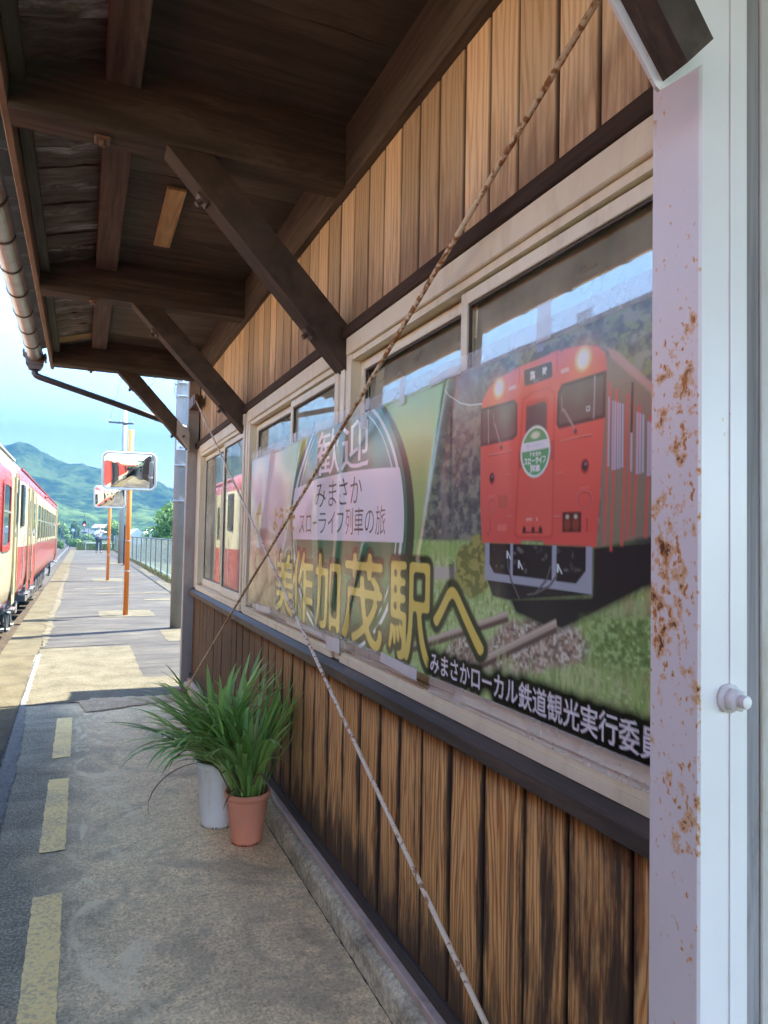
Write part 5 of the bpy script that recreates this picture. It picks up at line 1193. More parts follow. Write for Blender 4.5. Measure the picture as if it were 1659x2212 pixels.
def traffic_mirror(x, y, label, yaw, pitch):
    t = thing('traffic_mirror', (x, y, 0.0), label, 'mirror', 'orange convex mirrors on the platform')
    obj('pole', MB().tube([(x, y, 0.0), (x, y, 3.07)], 0.040, 18), 'orange', t, True)
    for zc_ in (0.72, 1.22): obj('pole_clip', MB().tube([(x, y, zc_), (x, y, zc_ + 0.014)], 0.0415, 18), 'galv', t)
    W_, H_ = 0.80, 0.58; RC = 1.9; sag = lambda u, v: (u * u + v * v) / (2 * RC)
    mt = Matrix.Translation((x - 0.02, y - 0.155, 2.368)) @ Matrix.Rotation(R(yaw), 4, 'Z') @ Matrix.Rotation(R(pitch), 4, 'X')
    b = MB(); out = rrect(W_, H_, 0.085, 8); n = len(out); K = 22
    for j in range(1, K + 1):
        for (u, v) in out: p = mt @ Vector((u * j / K, -0.04 + sag(u * j / K, v * j / K) - sag(0, 0), v * j / K)); b.v.append(p[:])
    b.v.append((mt @ Vector((0, -0.04, 0)))[:]); ci = len(b.v) - 1
    for i in range(n): b.f.append((ci, (i + 1) % n, i))
    for j in range(K - 1):
        for i in range(n): b.f.append((j * n + i, j * n + (i + 1) % n, (j + 1) * n + (i + 1) % n, (j + 1) * n + i))
    b.f = [tuple(reversed(f)) for f in b.f]
    obj('mirror_face', b, 'mirror', t, True)
    ring = [mt @ Vector((u * 1.025, -0.02 + sag(u, v) * 0.5, v * 1.03)) for (u, v) in rrect(W_, H_, 0.09, 8)]; ring.append(ring[0])
    b = MB().tube(ring, 0.020, 8, False); back = [(mt @ Vector((u, 0.012, v)))[:] for (u, v) in rrect(W_, H_, 0.09, 8)]; b.add(back, [tuple(range(len(back)))])
    obj('rim', b, 'mframe', t, True)
    for zc_ in (2.24, 2.46): obj('bracket', MB().box(x - 0.05, x + 0.05, y - 0.135, y + 0.045, zc_, zc_ + 0.04), 'galv', t)
    return t
traffic_mirror(0.695, 12.25, 'orange pole with a large convex mirror, the nearer one on the platform', -9, 9.0)
traffic_mirror(0.700, 21.3, 'orange pole with a smaller looking convex mirror, partly behind the nearer mirror', -10, 9.0)
# tall grey pole beside the building corner
t = thing('utility_pole', (1.29, 10.43, 0), 'thick pale grey pole beside the building corner with steel bands and a white number plate', 'pole')
obj('pole', MB().tube([(1.30, 10.43, 0), (1.285, 10.43, 4), (1.275, 10.43, 8.6)], [0.103, 0.099, 0.092], 24), 'concrete_pole', t, True)
for k, z in enumerate((1.818, 2.334, 3.34, 3.53)):
    obj('steel_band', MB().tube([(1.289, 10.43, z), (1.289, 10.43, z + 0.022)], 0.108, 24).box(1.19, 1.33, 10.295, 10.325, z + 0.003, z + 0.019).tube([(1.20, 10.31, z + 0.011), (1.175, 10.31, z + 0.011)], 0.012, 6), 'galv', t)
pl = obj('number_plate', MB().bbox(1.20, 1.315, 10.316, 10.322, 2.565, 2.745, 0.001), 'white', t)
def letters(name, s, x, z, size, y, mat, parent, thick=0.001, off=0.0, space=1.0):
    """flat lettering facing the -y side, left end at x"""
    fc = bpy.data.curves.new(name, 'FONT'); fc.body = s; fc.size = size; fc.offset = off; fc.extrude = thick; fc.space_character = space
    o = bpy.data.objects.new(name, fc); col.objects.link(o); bpy.context.view_layer.update()
    me = o.evaluated_get(bpy.context.evaluated_depsgraph_get()).to_mesh()
    b = MB().add([(x + v.co.x, y - v.co.z, z + v.co.y) for v in me.vertices], [p.vertices[:] for p in me.polygons])
    o.to_mesh_clear(); bpy.data.objects.remove(o); bpy.data.curves.remove(fc)
    return obj(name, b, mat, parent)
letters('lettering', '11-3', 1.203, 2.655, 0.075, 10.3145, 'letter', pl); letters('lettering', '構柱', 1.235, 2.585, 0.032, 10.3145, 'letter', pl)
obj('lamp_bracket', MB().tube([(1.28, 10.33, 3.56), (1.10, 10.25, 3.62), (1.02, 10.2, 3.72)], 0.014, 8).bbox(1.135, 1.175, 10.26, 10.30, 3.50, 3.57, 0.004), 'galv', t)
obj('cable_loop', MB().tube([(1.15, 10.28, 3.50), (1.145, 10.28, 3.38), (1.165, 10.28, 3.32), (1.19, 10.31, 3.30)], 0.005, 6), 'pipe', t)
# slimmer pole with a crossarm
t = thing('utility_pole', (1.60, 33.2, 0), 'slim grey pole with a wire crossarm further along the platform', 'pole')
obj('pole', MB().tube([(1.605, 33.2, 0), (1.60, 33.2, 7.1)], [0.118, 0.095], 18), 'concrete_pole', t, True)
arm = obj('crossarm', MB().box(0.90, 1.97, 33.06, 33.10, 6.245, 6.315).box(1.50, 1.70, 33.05, 33.11, 6.20, 6.244), 'pipe', t)
for x in (0.96, 1.42, 1.92): obj('insulator', MB().lathe([(0.012, 0), (0.03, 0.01), (0.02, 0.035), (0.032, 0.05), (0.018, 0.085)], x, 33.08, 10, 6.316), 'white', arm, True)
for x in (0.96, 1.92):
    pts = [(x + (0.12 if x < 1 else 0.22) * u, 33.08 - 45 * u, 6.40 - 1.6 * u * (1 - u) * 0.35) for u in [i / 14 for i in range(15)]]
    tag(obj('overhead_wire', MB().tube(pts, 0.006, 5), 'pipe'), ('thin dark wire leaving the left end of the crossarm' if x < 1 else 'thin dark wire leaving the right end of the crossarm'), 'wire', 'wires on the crossarm')
t = thing('post_board', (1.645, 31.24, 0), 'narrow black upright board standing beside the slim grey pole', 'post')
obj('board', MB().bbox(1.605, 1.688, 31.23, 31.27, 0.03, 1.70, 0.004), 'black', t); obj('foot', MB().box(1.55, 1.74, 31.1, 31.4, 0.005, 0.03), 'sleeper', t)
# mesh fence
FP = [(2.56, 11.0), (2.56, 31.0), (2.36, 38.0), (2.30, 57.6)]
def fpt(y):
    for (a, b_) in zip(FP[:-1], FP[1:]):
        if y <= b_[1]: u = (y - a[1]) / (b_[1] - a[1]); return a[0] + (b_[0] - a[0]) * u
    return FP[-1][0]
M['wire'] = paint('fence_wire', (0.416, 0.448, 0.448), 0.5, 0.1, 5, 0, 0.2); M['fpost'] = paint('grey_fence_post', (0.104, 0.124, 0.132), 0.5)
t = thing('mesh_fence', (2.55, 21.0, -0.1), 'grey chain link fence with dark posts along the right side of the platform', 'fence')
ysf = [11.2 + 2.02 * k for k in range(23)]
for y in ysf: obj('fence_post', MB().tube([(fpt(y), y, -0.35), (fpt(y), y, 1.17)], 0.032, 8), 'fpost', t)
obj('top_rail', MB().tube([(fpt(y), y, 1.17) for y in [11.0, 15, 20, 25, 30, 31, 33, 35, 37, 38, 42, 46, 50, 54, 57.5]], 0.022, 8), 'fpost', t)
obj('bottom_rail', MB().tube([(fpt(y), y, 0.05) for y in [11.0, 15, 20, 25, 30, 31, 33, 35, 37, 38, 42, 46, 50, 54, 57.5]], 0.012, 6), 'wire', t)
b = MB(); y = 11.0; r = 0.0022; dz = 1.10
while y < 57.0:
    for s in (1, -1):
        ya, yb = (y, y + dz) if s > 0 else (y + dz, y); pts = []
        for (yy, zz) in ((ya, 0.055), (yb, 1.155)): x = fpt(min(yy, 57.6)); pts += [(x - r + 0.006 * s, yy, zz - r), (x + r + 0.006 * s, yy + r, zz - r), (x + 0.006 * s, yy - r, zz + r)]
        b.add(pts, [(0, 1, 4, 3), (1, 2, 5, 4), (2, 0, 3, 5)])
    y += 0.10
obj('wire_mesh', b, 'wire', t)
# signal, railing, track signs
M['redlamp'] = NT('red_signal_lamp'); M['redlamp'].p('Base Color', (0.6, 0.02, 0.02)); M['redlamp'].p('Emission Color', (1.0, 0.05, 0.04)); M['redlamp'].p('Emission Strength', 3.0); M['redlamp'] = M['redlamp'].m
t = thing('railway_signal', (0.15, 75, -1.0), 'railway signal on a slim mast showing a red light beyond the platform end', 'signal')
obj('mast', MB().tube([(0.15, 75, -1.2), (0.15, 75, 3.13)], 0.035, 8), 'fpost', t)
ov = [(0.15 + 0.17 * math.cos(a), 2.225 + (0.13 if math.sin(a) > 0 else -0.13) + 0.16 * math.sin(a)) for a in [2 * PI * k / 28 for k in range(28)]]
hd = obj('signal_head', MB().prism(ov, 'y', 74.90, 74.94).bbox(0.06, 0.24, 74.94, 75.1, 1.99, 2.46, 0.01), 'black', t)
for z, mt in ((2.36, 'black'), (2.09, 'redlamp')):
    obj('lamp', MB().tube([(0.15, 74.895, z), (0.15, 74.88, z)], 0.075, 16), mt, hd)
    vs = []; obj('hood', MB().tube([(0.15, 74.9, z + 0.085), (0.15, 74.72, z + 0.07)], 0.012, 6).tube([(0.08, 74.9, z + 0.04), (0.10, 74.75, z + 0.05), (0.15, 74.70, z + 0.088), (0.20, 74.75, z + 0.05), (0.22, 74.9, z + 0.04)], 0.012, 6), 'black', hd)
obj('control_box', MB().bbox(0.02, 0.10, 74.9, 75.05, 1.62, 1.76, 0.01).tube([(0.06, 75, 1.69), (0.36, 75, 1.69)], 0.018, 6), 'fpost', t)
M['railpaint'] = paint('pale_green_pipe', (0.42, 0.48, 0.44), 0.5)
t = thing('pipe_railing', (0.3, 58.6, -0.9), 'low pale pipe railing among the weeds at the platform end', 'railing')
obj('rail_pipe', MB().tube([(0.27, 58.6, 0.45), (0.30, 58.6, 0.53), (2.15, 58.6, 0.53)], 0.025, 8), 'railpaint', t)
for x in (0.27, 1.2, 2.1): obj('rail_post', MB().tube([(x, 58.6, -0.9), (x, 58.6, 0.52)], 0.025, 8), 'railpaint', t)
obj('short_stake', MB().tube([(0.42, 58.4, -0.9), (0.42, 58.4, 0.36)], 0.03, 6), 'rust', t)
t = thing('track_sign', (-1.70, 150, -1.2), 'blank white square sign on a post beside the far track', 'sign')
obj('sign_plate', MB().bbox(-1.97, -1.43, 149.9, 149.93, 1.50, 2.02, 0.005), 'white', t); obj('sign_post', MB().tube([(-1.7, 150, -1.3), (-1.7, 150, 1.6)], 0.04, 8), 'galv', t)
t = thing('signal_mast', (-1.12, 152, -1.2), 'thin pale mast right of the white square sign by the track', 'mast')
obj('mast', MB().tube([(-1.12, 152, -1.3), (-1.12, 152, 3.35)], [0.10, 0.06], 8), 'sleeper', t); obj('cabinet', MB().bbox(-1.3, -0.95, 151.7, 152, -1.2, 1.2, 0.02), 'sleeper', t)
for k, (x, y, h) in enumerate([(-4.7, 180, 4.4), (-4.2, 182, 4.2), (0.75, 100, 2.9)]):
    t = thing('wooden_pole', (x, y, -1.2), ['thin dark pole behind the train, left of two', 'thin dark pole behind the train, right of two', 'thin grey pole right of the red signal'][k], 'pole')
    obj('pole', MB().tube([(x, y, -1.3), (x, y, h)], 0.07 if k < 2 else 0.035, 8), 'fpost', t); obj('crossarm', MB().box(x - 0.35, x + 0.35, y - 0.03, y + 0.03, h - 0.4, h - 0.34), 'fpost', t)
# houses
M['hwhite'] = paint('white_render', (0.434, 0.441, 0.434), 0.8, 0.06, 1); M['htile'] = paint('dark_house_tile', (0.049, 0.056, 0.066), 0.6, 0.3, 3); M['hroof'] = paint('pale_metal_roof', (0.294, 0.322, 0.350), 0.5, 0.08, 1)
M['hglass'] = paint('dark_pane', (0.05, 0.06, 0.07), 0.15)
def house(x0, x1, y, d, zb, ze, zr, wm, rm, label, wins, hip=0.25):
    t = thing('house', ((x0 + x1) / 2, y, zb), label, 'house')
    obj('wall', MB().box(x0, x1, y, y + d, zb, ze), wm, t)
    o_ = 0.35; xa, xb, ya, yb = x0 - o_, x1 + o_, y - o_, y + d + o_; m_ = (xb - xa) * hip; yc_ = (ya + yb) / 2
    vs = [(xa, ya, ze - 0.02), (xb, ya, ze - 0.02), (xb, yb, ze - 0.02), (xa, yb, ze - 0.02), (xa + m_, yc_, zr), (xb - m_, yc_, zr), (xa, ya, ze - 0.14), (xb, ya, ze - 0.14), (xb, yb, ze - 0.14), (xa, yb, ze - 0.14)]
    obj('roof', MB().add(vs, [(0, 1, 5, 4), (1, 2, 5), (2, 3, 4, 5), (3, 0, 4), (6, 9, 8, 7), (0, 6, 7, 1), (1, 7, 8, 2), (2, 8, 9, 3), (3, 9, 6, 0)]), rm, t)
    for (a, b_, c, e) in wins:
        f = obj('window', MB().box(a - 0.06, b_ + 0.06, y - 0.05, y - 0.002, c - 0.06, e + 0.06), 'white', t); obj('pane', MB().box(a, b_, y - 0.062, y - 0.052, c, e), 'hglass', f)
house(3.0, 8.2, 250, 7, -1.0, 3.05, 4.25, 'hwhite', 'hroof', 'white two storey house with a pale grey roof far behind the man', [(3.6, 4.4, 1.7, 2.5), (5.4, 6.4, 1.7, 2.6)], 0.2)
house(1.2, 6.0, 200, 6, -1.0, 1.05, 1.9, 'hwhite', 'htile', 'low white house with a dark tiled roof behind the man', [(2.5, 3.1, 0.2, 0.7)], 0.15)
house(-0.2, 2.0, 206, 6, -1.0, 1.5, 2.45, 'hwhite', 'htile', 'small house with dark layered roof between the signal and the man', [(0.4, 1.0, 0.2, 0.9)], 0.2)
t = thing('garden_wall', (4.0, 190, -1.0), 'long low grey wall in front of the white houses', 'wall'); obj('wall', MB().box(0.9, 8.5, 190, 190.3, -1.2, -0.1), 'sleeper', t); obj('coping', MB().box(0.85, 8.55, 189.95, 190.35, -0.099, -0.03), 'concrete_pole', t)
M['sheet'] = paint('white_plastic_sheet', (0.504, 0.518, 0.518), 0.5, 0.05, 1)
for k in range(2):
    x0 = 5.9 + 2.1 * k; t = thing('greenhouse', (x0 + 1, 100, -1.1), ['white plastic greenhouse behind the fence, left of two', 'white plastic greenhouse behind the fence, right of two'][k], 'greenhouse', 'white greenhouses')
    obj('cover', MB().prism([(x0, -1.1), (x0 + 2.05, -1.1), (x0 + 2.05, 1.2), (x0 + 1.02, 2.0), (x0, 1.2)], 'y', 100, 112), 'sheet', t)
    obj('gable_panel', MB().prism([(x0 + 0.45, 0.6), (x0 + 1.6, 0.6), (x0 + 1.02, 1.8)], 'y', 99.95, 99.995), 'galv', t)
    obj('door', MB().box(x0 + 0.7, x0 + 1.35, 99.94, 99.994, -1.1, 0.55), 'galv', t)

# ================================================================== the two railcars
def carmat(name, kind, yc, L):
    m = NT(name); x, y, z = m.sep(m.obj())
    cream = (0.451, 0.380, 0.238); red = (0.300, 0.046, 0.037); roof = (0.289, 0.274, 0.289)
    n = m.noise(m.map(m.obj(), (0.4, 0.4, 1.6)), 3.0, 5, 0.65)
    cr = m.mix(m.sstep(n, 0.5, 0.75), cream, (0.413, 0.347, 0.215)); rd = m.mix(m.sstep(n, 0.5, 0.75), red, (0.260, 0.050, 0.043))
    def st(v, a): return m.math('GREATER_THAN', v, a)
    Z = lambda w: w + 0.95
    if kind == 1:
        band = m.math('MULTIPLY', st(z, Z(1.045)), m.math('SUBTRACT', 1.0, st(z, Z(2.295))))
        band = m.math('MULTIPLY', band, m.math('SUBTRACT', 1.0, st(m.math('ABSOLUTE', y), L / 2 - 1.42)))
        skirt = m.math('SUBTRACT', 1.0, st(z, Z(0.225)))
        c = m.mix(m.math('MAXIMUM', band, skirt), cr, rd); c = m.mix(st(z, Z(2.70)), c, roof)
    else:
        band = m.math('MAXIMUM', st(z, Z(2.30)), m.math('SUBTRACT', 1.0, st(z, Z(1.055))))
        c = m.mix(band, cr, rd)
        c = m.mix(m.math('MULTIPLY', st(z, Z(2.80)), m.math('SUBTRACT', 1.0, st(m.math('ABSOLUTE', y), L / 2 - 0.9))), c, (0.42, 0.10, 0.08))
    dust = m.sstep(z, Z(0.75), Z(0.05))
    c = m.mix(m.math('MULTIPLY', dust, m.math('MULTIPLY', n, 0.35)), c, (0.20, 0.13, 0.09))
    m.p('Base Color', c); m.p('Roughness', 0.24); m.p('Specular IOR Level', 0.55); m.p('Coat Weight', 0.3); m.p('Coat Roughness', 0.12)
    m.bump(m.noise(m.map(m.obj(), (1, 0.9, 1.1)), 1.3, 2, 0.5), 0.06, 0.05)
    return m.m
M['tglass'] = paint('train_glass', (0.018, 0.022, 0.024), 0.03, 0.1, 1, spec=0.7); M['tblack'] = paint('train_black', (0.022, 0.022, 0.023), 0.55, 0.2, 5)
M['underf'] = paint('dusty_underfloor', (0.055, 0.052, 0.05), 0.75, 0.3, 3, dirt=(0.16, 0.12, 0.09), dirt_amt=0.6); M['undergrey'] = paint('grey_equipment_box', (0.21, 0.215, 0.20), 0.6, 0.15, 3, dirt=(0.12, 0.10, 0.08), dirt_amt=0.6)
M['tcream'] = paint('cream_frame', (0.341, 0.290, 0.162), 0.35, 0.05); M['tred'] = paint('red_frame', (0.307, 0.027, 0.018), 0.3, 0.05); M['tgrey'] = paint('grey_roof_box', (0.307, 0.298, 0.282), 0.6, 0.12, 3)
M['steelbar'] = paint('bright_bar', (0.55, 0.55, 0.54), 0.25, 0.05, 3, 0, 0.8)
TX = -2.5
SEC = [(1.34, 0.065), (1.40, 0.20), (1.44, 0.42), (1.45, 0.70), (1.45, 1.60), (1.447, 2.15), (1.425, 2.40), (1.37, 2.555), (1.25, 2.67), (0.95, 2.80), (0.55, 2.875), (0.0, 2.90)]
SEC = SEC + [(-x, z) for x, z in reversed(SEC[:-1])]
def putc(o, d, par=None):
    c = o.copy(); col.objects.link(c)
    if par is None: c.location = o.location + Vector(d)
    else: c.parent = par
    for ch in o.children: putc(ch, d, c)
    return c
def railcar(y0, y1, kind, label, wins, door_y, near_end_face, far_end_face):
    L = y1 - y0; yc_ = (y0 + y1) / 2; root = thing('railcar', (TX, yc_, -0.95), label, 'railcar', None)
    bm_ = carmat('railcar_paint_%s' % ('banded' if kind == 1 else 'twotone'), kind, yc_, L)
    M['body%d' % kind] = bm_; fm = 'tred' if kind == 1 else 'tcream'
    b = MB(); prof = [(0.0, 0.905, 0.20), (0.04, 0.94, 0.14), (0.12, 0.970, 0.08), (0.25, 0.99, 0.03), (0.45, 1.0, 0.0)]
    secs = [(y0 + t, k, d) for t, k, d in prof] + [(y1 - t, k, d) for t, k, d in reversed(prof)]
    n = len(SEC)
    for (y, k, d) in secs:
        for x, z in SEC: b.v.append((TX + x * k, y, z - d * max(0, (z - 2.2) / 0.7)))
    for j in range(len(secs) - 1):
        for i in range(n): b.f.append((j * n + i, (j + 1) * n + i, (j + 1) * n + (i + 1) % n, j * n + (i + 1) % n))
    b.f.append(tuple(range(n))); b.f.append(tuple(reversed(range((len(secs) - 1) * n, len(secs) * n))))
    body = obj('body', b, 'body%d' % kind, root)
    sm = [len(f) == 4 for f in b.f]; body.data.polygons.foreach_set('use_smooth', sm)
    XS = TX + 1.45
    # windows
    def winmesh(w, z0, z1, fw, fm_, two):
        f = MB(); r = 0.07; o1 = rrect(w + 2 * fw, z1 - z0 + 2 * fw, r + fw * 0.6, 5); o2 = rrect(w, z1 - z0, r, 5); k = len(o1); zc_ = (z0 + z1) / 2; pr = 0.018
        v = [(XS + pr, p[0], zc_ + p[1]) for p in o1] + [(XS + pr, p[0], zc_ + p[1]) for p in o2] + [(XS - 0.01, p[0], zc_ + p[1]) for p in o1] + [(XS + 0.002, p[0], zc_ + p[1]) for p in o2]
        fs = []
        for i in range(k): j = (i + 1) % k; fs += [(i, j, k + j, k + i), (2 * k + i, 2 * k + j, j, i), (k + i, k + j, 3 * k + j, 3 * k + i)]
        f.add(v, fs); f.v = [(a, y + yw, z) for a, y, z in f.v]
        fr = obj('window', f, fm_, root)
        g = MB().add([(XS + 0.004, yw + p[0], zc_ + p[1]) for p in o2], [tuple(range(k))]); obj('pane', g, 'tglass', fr)
        if two: obj('window_bar', MB().box(XS + 0.005, XS + 0.02, yw - w / 2, yw + w / 2, zc_ + 0.04, zc_ + 0.075), 'steelbar', fr)
        return fr
    yw = wins[0]
    fr = winmesh(1.0 if kind == 1 else 0.92, 1.13, 2.03, 0.085 if kind == 1 else 0.045, fm, True)
    for q in wins[1:]: putc(fr, (0, q - wins[0], 0))
    # doors: flat panels, the open one black in place of its dark inside
    for (dy, wd, op) in door_y:
        d = obj('door', MB().bbox(XS - 0.004, XS + 0.010, dy - wd / 2, dy + wd / 2, 0.12, 2.26, 0.004), 'tblack' if op else fm if kind == 1 and not op and abs(dy - yc_) < L / 2 - 1.6 else 'tcream' , root)
        if not op:
            obj('door_pane', MB().bbox(XS + 0.0105, XS + 0.014, dy - wd * 0.28, dy + wd * 0.28, 1.25, 2.0, 0.001), 'tglass', d)
            if kind == 2: obj('door_foot', MB().bbox(XS + 0.0105, XS + 0.0125, dy - wd / 2 + 0.01, dy + wd / 2 - 0.01, 0.13, 1.05, 0.0008), 'tred', d)
        obj('door_rail', MB().box(XS + 0.005, XS + 0.03, dy - wd / 2 - 0.045, dy - wd / 2 - 0.005, 0.30, 2.32).box(XS + 0.005, XS + 0.03, dy + wd / 2 + 0.005, dy + wd / 2 + 0.045, 0.30, 2.32), 'tcream' if kind == 2 or abs(dy - yc_) > L / 2 - 1.6 else 'tred', d)
        obj('door_step', MB().box(XS - 0.12, XS + 0.05, dy - wd / 2, dy + wd / 2, 0.02, 0.05), 'steelbar', d)
    # cab ends
    for yy, s in ((y0, -1), (y1, 1)):
        if s < 0: pos = y0 - 0.001
        for sx in (-1, 1):
            wn = obj('cab_window', MB().bbox(TX + sx * 0.86 - 0.36, TX + sx * 0.86 + 0.36, min(yy, yy + s * 0.02), max(yy, yy + s * 0.02), 1.48, 2.20, 0.008), 'tblack', root)
            obj('pane', MB().bbox(TX + sx * 0.86 - 0.31, TX + sx * 0.86 + 0.31, min(yy + s * 0.0205, yy + s * 0.024), max(yy + s * 0.0205, yy + s * 0.024), 1.53, 2.15, 0.001), 'tglass', wn)
            obj('tail_lamp', MB().tube([(TX + sx * 0.95, yy, 0.92), (TX + sx * 0.95, yy + s * 0.04, 0.92)], 0.07, 14), 'tred', root); obj('headlight', MB().tube([(TX + sx * 0.62, yy, 2.42), (TX + sx * 0.62, yy + s * 0.06, 2.42)], 0.11, 16), 'white', root)
        gd = obj('gangway_door', MB().bbox(TX - 0.42, TX + 0.42, min(yy, yy + s * 0.03), max(yy, yy + s * 0.03), 0.1, 2.2, 0.01), 'tred' if kind == 2 else 'tcream', root)
        obj('pane', MB().bbox(TX - 0.25, TX + 0.25, min(yy + s * 0.031, yy + s * 0.035), max(yy + s * 0.031, yy + s * 0.035), 1.4, 2.05, 0.001), 'tglass', gd)
        # wrap-round corner window on the side
        ya, yb = sorted((yy - s * 0.16, yy - s * 0.60))
        cw = obj('cab_window', MB().bbox(XS - 0.05, XS + 0.014, ya, yb, 1.45, 2.24, 0.012), 'tblack', root); obj('pane', MB().bbox(XS + 0.0145, XS + 0.018, ya + 0.05, yb - 0.05, 1.51, 2.18, 0.001), 'tglass', cw)
    # gutter line, roof ventilators, sign
    obj('roof_gutter', MB().box(TX + 1.375, TX + 1.405, y0 + 0.5, y1 - 0.5, 2.545, 2.575).box(TX - 1.405, TX - 1.375, y0 + 0.5, y1 - 0.5, 2.545, 2.575), 'tgrey' if kind == 1 else 'tred', root)
    y = y0 + 2.2; k = 0
    while y < y1 - 2:
        obj('roof_ventilator', MB().bbox(TX - 0.28, TX + 0.28, y, y + 0.7, 2.86, 3.06, 0.04), 'tgrey', root); y += 2.7
    for sy in (-6.9, 6.9):
        bg_ = obj('bogie', MB().bbox(TX + 0.86, TX + 1.02, yc_ + sy - 1.5, yc_ + sy + 1.5, -0.62, -0.40, 0.02).bbox(TX - 1.02, TX - 0.86, yc_ + sy - 1.5, yc_ + sy + 1.5, -0.62, -0.40, 0.02).box(TX - 0.86, TX + 0.86, yc_ + sy - 0.25, yc_ + sy + 0.25, -0.5, -0.15).tube([(TX + 0.95, yc_ + sy - 0.35, -0.55), (TX + 0.95, yc_ + sy - 0.35, -0.1)], 0.11, 12).tube([(TX + 0.95, yc_ + sy + 0.35, -0.55), (TX + 0.95, yc_ + sy + 0.35, -0.1)], 0.11, 12), 'underf', root)
        for wy in (-1.05, 1.05):
            for sx in (-1, 1): obj('wheel', MB().tube([(TX + sx * 0.50, yc_ + sy + wy, -0.52), (TX + sx * 0.62, yc_ + sy + wy, -0.52)], 0.43, 28).tube([(TX + sx * 0.62, yc_ + sy + wy, -0.52), (TX + sx * 0.66, yc_ + sy + wy, -0.52)], 0.36, 24), 'underf', bg_)
            obj('axle_box', MB().bbox(TX + 0.90, TX + 1.08, yc_ + sy + wy - 0.16, yc_ + sy + wy + 0.16, -0.66, -0.36, 0.02), 'undergrey', bg_)
    rr = random.Random(kind); y = yc_ - 5.0
    while y < yc_ + 4.6:
        l = rr.uniform(0.7, 1.5); obj('equipment_box', MB().bbox(TX + 0.55, TX + 1.22, y, y + l, rr.uniform(-0.65, -0.45), 0.03, 0.02).box(TX + 1.221, TX + 1.235, y + l * 0.2, y + l * 0.7, -0.38, -0.1), 'undergrey' if rr.random() < 0.4 else 'underf', root); y += l + rr.uniform(0.15, 0.4)
    for y in (y0 + 0.55, y1 - 0.75, y0 + 1.35, y1 - 1.6): obj('step_frame', MB().box(TX + 1.18, TX + 1.22, y, y + 0.05, -0.6, 0.06).box(TX + 1.18, TX + 1.22, y + 0.3, y + 0.35, -0.6, 0.06).box(TX + 1.10, TX + 1.26, y, y + 0.35, -0.58, -0.55).box(TX + 1.10, TX + 1.26, y, y + 0.35, -0.25, -0.22), 'undergrey', root)
    obj('underframe', MB().box(TX - 1.15, TX + 1.15, y0 + 0.25, y1 - 0.25, -0.02, 0.064), 'tblack', root)
    return root
r1 = railcar(-7.3, 13.98, 1, 'nearer railcar in cream with a red window band, seen at the left edge', [11.73, 7.0, 5.6, 4.2, 2.8, 1.4, 0.0, -1.4, -2.8], [(13.28, 0.50, False), (9.55, 1.05, True), (-4.6, 1.05, False)], True, True)
r2 = railcar(14.62, 35.5, 2, 'farther railcar with red roof, cream window band and red lower side', [20.05 + 1.4 * k for k in range(9)], [(16.55, 0.62, False), (18.1, 1.05, False), (33.8, 1.05, False)], True, True)
obj('gangway_bellows', MB().bbox(TX - 0.5, TX + 0.5, 14.02, 14.585, 0.05, 2.15, 0.02), 'tblack', r2)
obj('coupler', MB().bbox(TX - 0.12, TX + 0.12, 13.9, 14.7, -0.35, -0.05, 0.03), 'underf', r2)
obj('hose', MB().tube([(TX + 0.7, 14.0, -0.1), (TX + 0.72, 14.15, -0.45), (TX + 0.7, 14.35, -0.5), (TX + 0.7, 14.6, -0.1)], 0.025, 8), 'tblack', r2)
obj('side_sign', MB().bbox(TX + 1.44, TX + 1.50, 18.95, 19.35, 2.02, 2.20, 0.005), 'white', r2)
obj('door_lamp', MB().ball((TX + 1.45, 23.5, 2.40), (0.05, 0.09, 0.05)), 'tred', r2, True)
obj('grab_rail', MB().tube([(TX + 1.47, 14.95, 0.45), (TX + 1.48, 14.95, 1.3)], 0.012, 6).tube([(TX + 1.47, 17.4, 0.45), (TX + 1.48, 17.4, 1.35)], 0.012, 6), 'steelbar', r2)

# ================================================================== the man on the platform
M['skin'] = paint('skin', (0.50, 0.27, 0.19), 0.5, 0.05, 20); M['shirt'] = paint('white_shirt', (0.74, 0.70, 0.73), 0.8, 0.05, 12); M['trousers'] = paint('charcoal_trousers', (0.045, 0.048, 0.055), 0.8, 0.15, 12)
M['hair'] = paint('grey_hair', (0.16, 0.15, 0.145), 0.7, 0.3, 60); M['navy'] = paint('navy_canvas', (0.02, 0.028, 0.075), 0.7, 0.2, 20); M['shoe'] = paint('black_shoe', (0.02, 0.018, 0.018), 0.4)
def skinned(nodes, edges, rootn, sub=2):
    """grow one continuous surface round a skeleton: nodes name -> (position, radius)"""
    names = list(nodes); me = bpy.data.meshes.new('skeleton'); me.from_pydata([nodes[n][0] for n in names], [(names.index(a), names.index(c)) for a, c in edges], [])
    o = bpy.data.objects.new('skeleton', me); col.objects.link(o)
    o.modifiers.new('skin', 'SKIN'); s = o.modifiers.new('sub', 'SUBSURF'); s.levels = s.render_levels = sub
    sv = me.skin_vertices[0].data if me.skin_vertices else None
    if sv is None:
        bmx = bmesh.new(); bmx.from_mesh(me); bmx.verts.layers.skin.verify(); bmx.to_mesh(me); bmx.free(); sv = me.skin_vertices[0].data
    for i, n in enumerate(names):
        r = nodes[n][1]; sv[i].radius = r if isinstance(r, tuple) else (r, r); sv[i].use_root = (n == rootn)
    bpy.context.view_layer.update(); ev = o.evaluated_get(bpy.context.evaluated_depsgraph_get()).to_mesh()
    b = MB().add([v.co[:] for v in ev.vertices], [p.vertices[:] for p in ev.polygons]); bpy.data.objects.remove(o); bpy.data.meshes.remove(me)
    return b
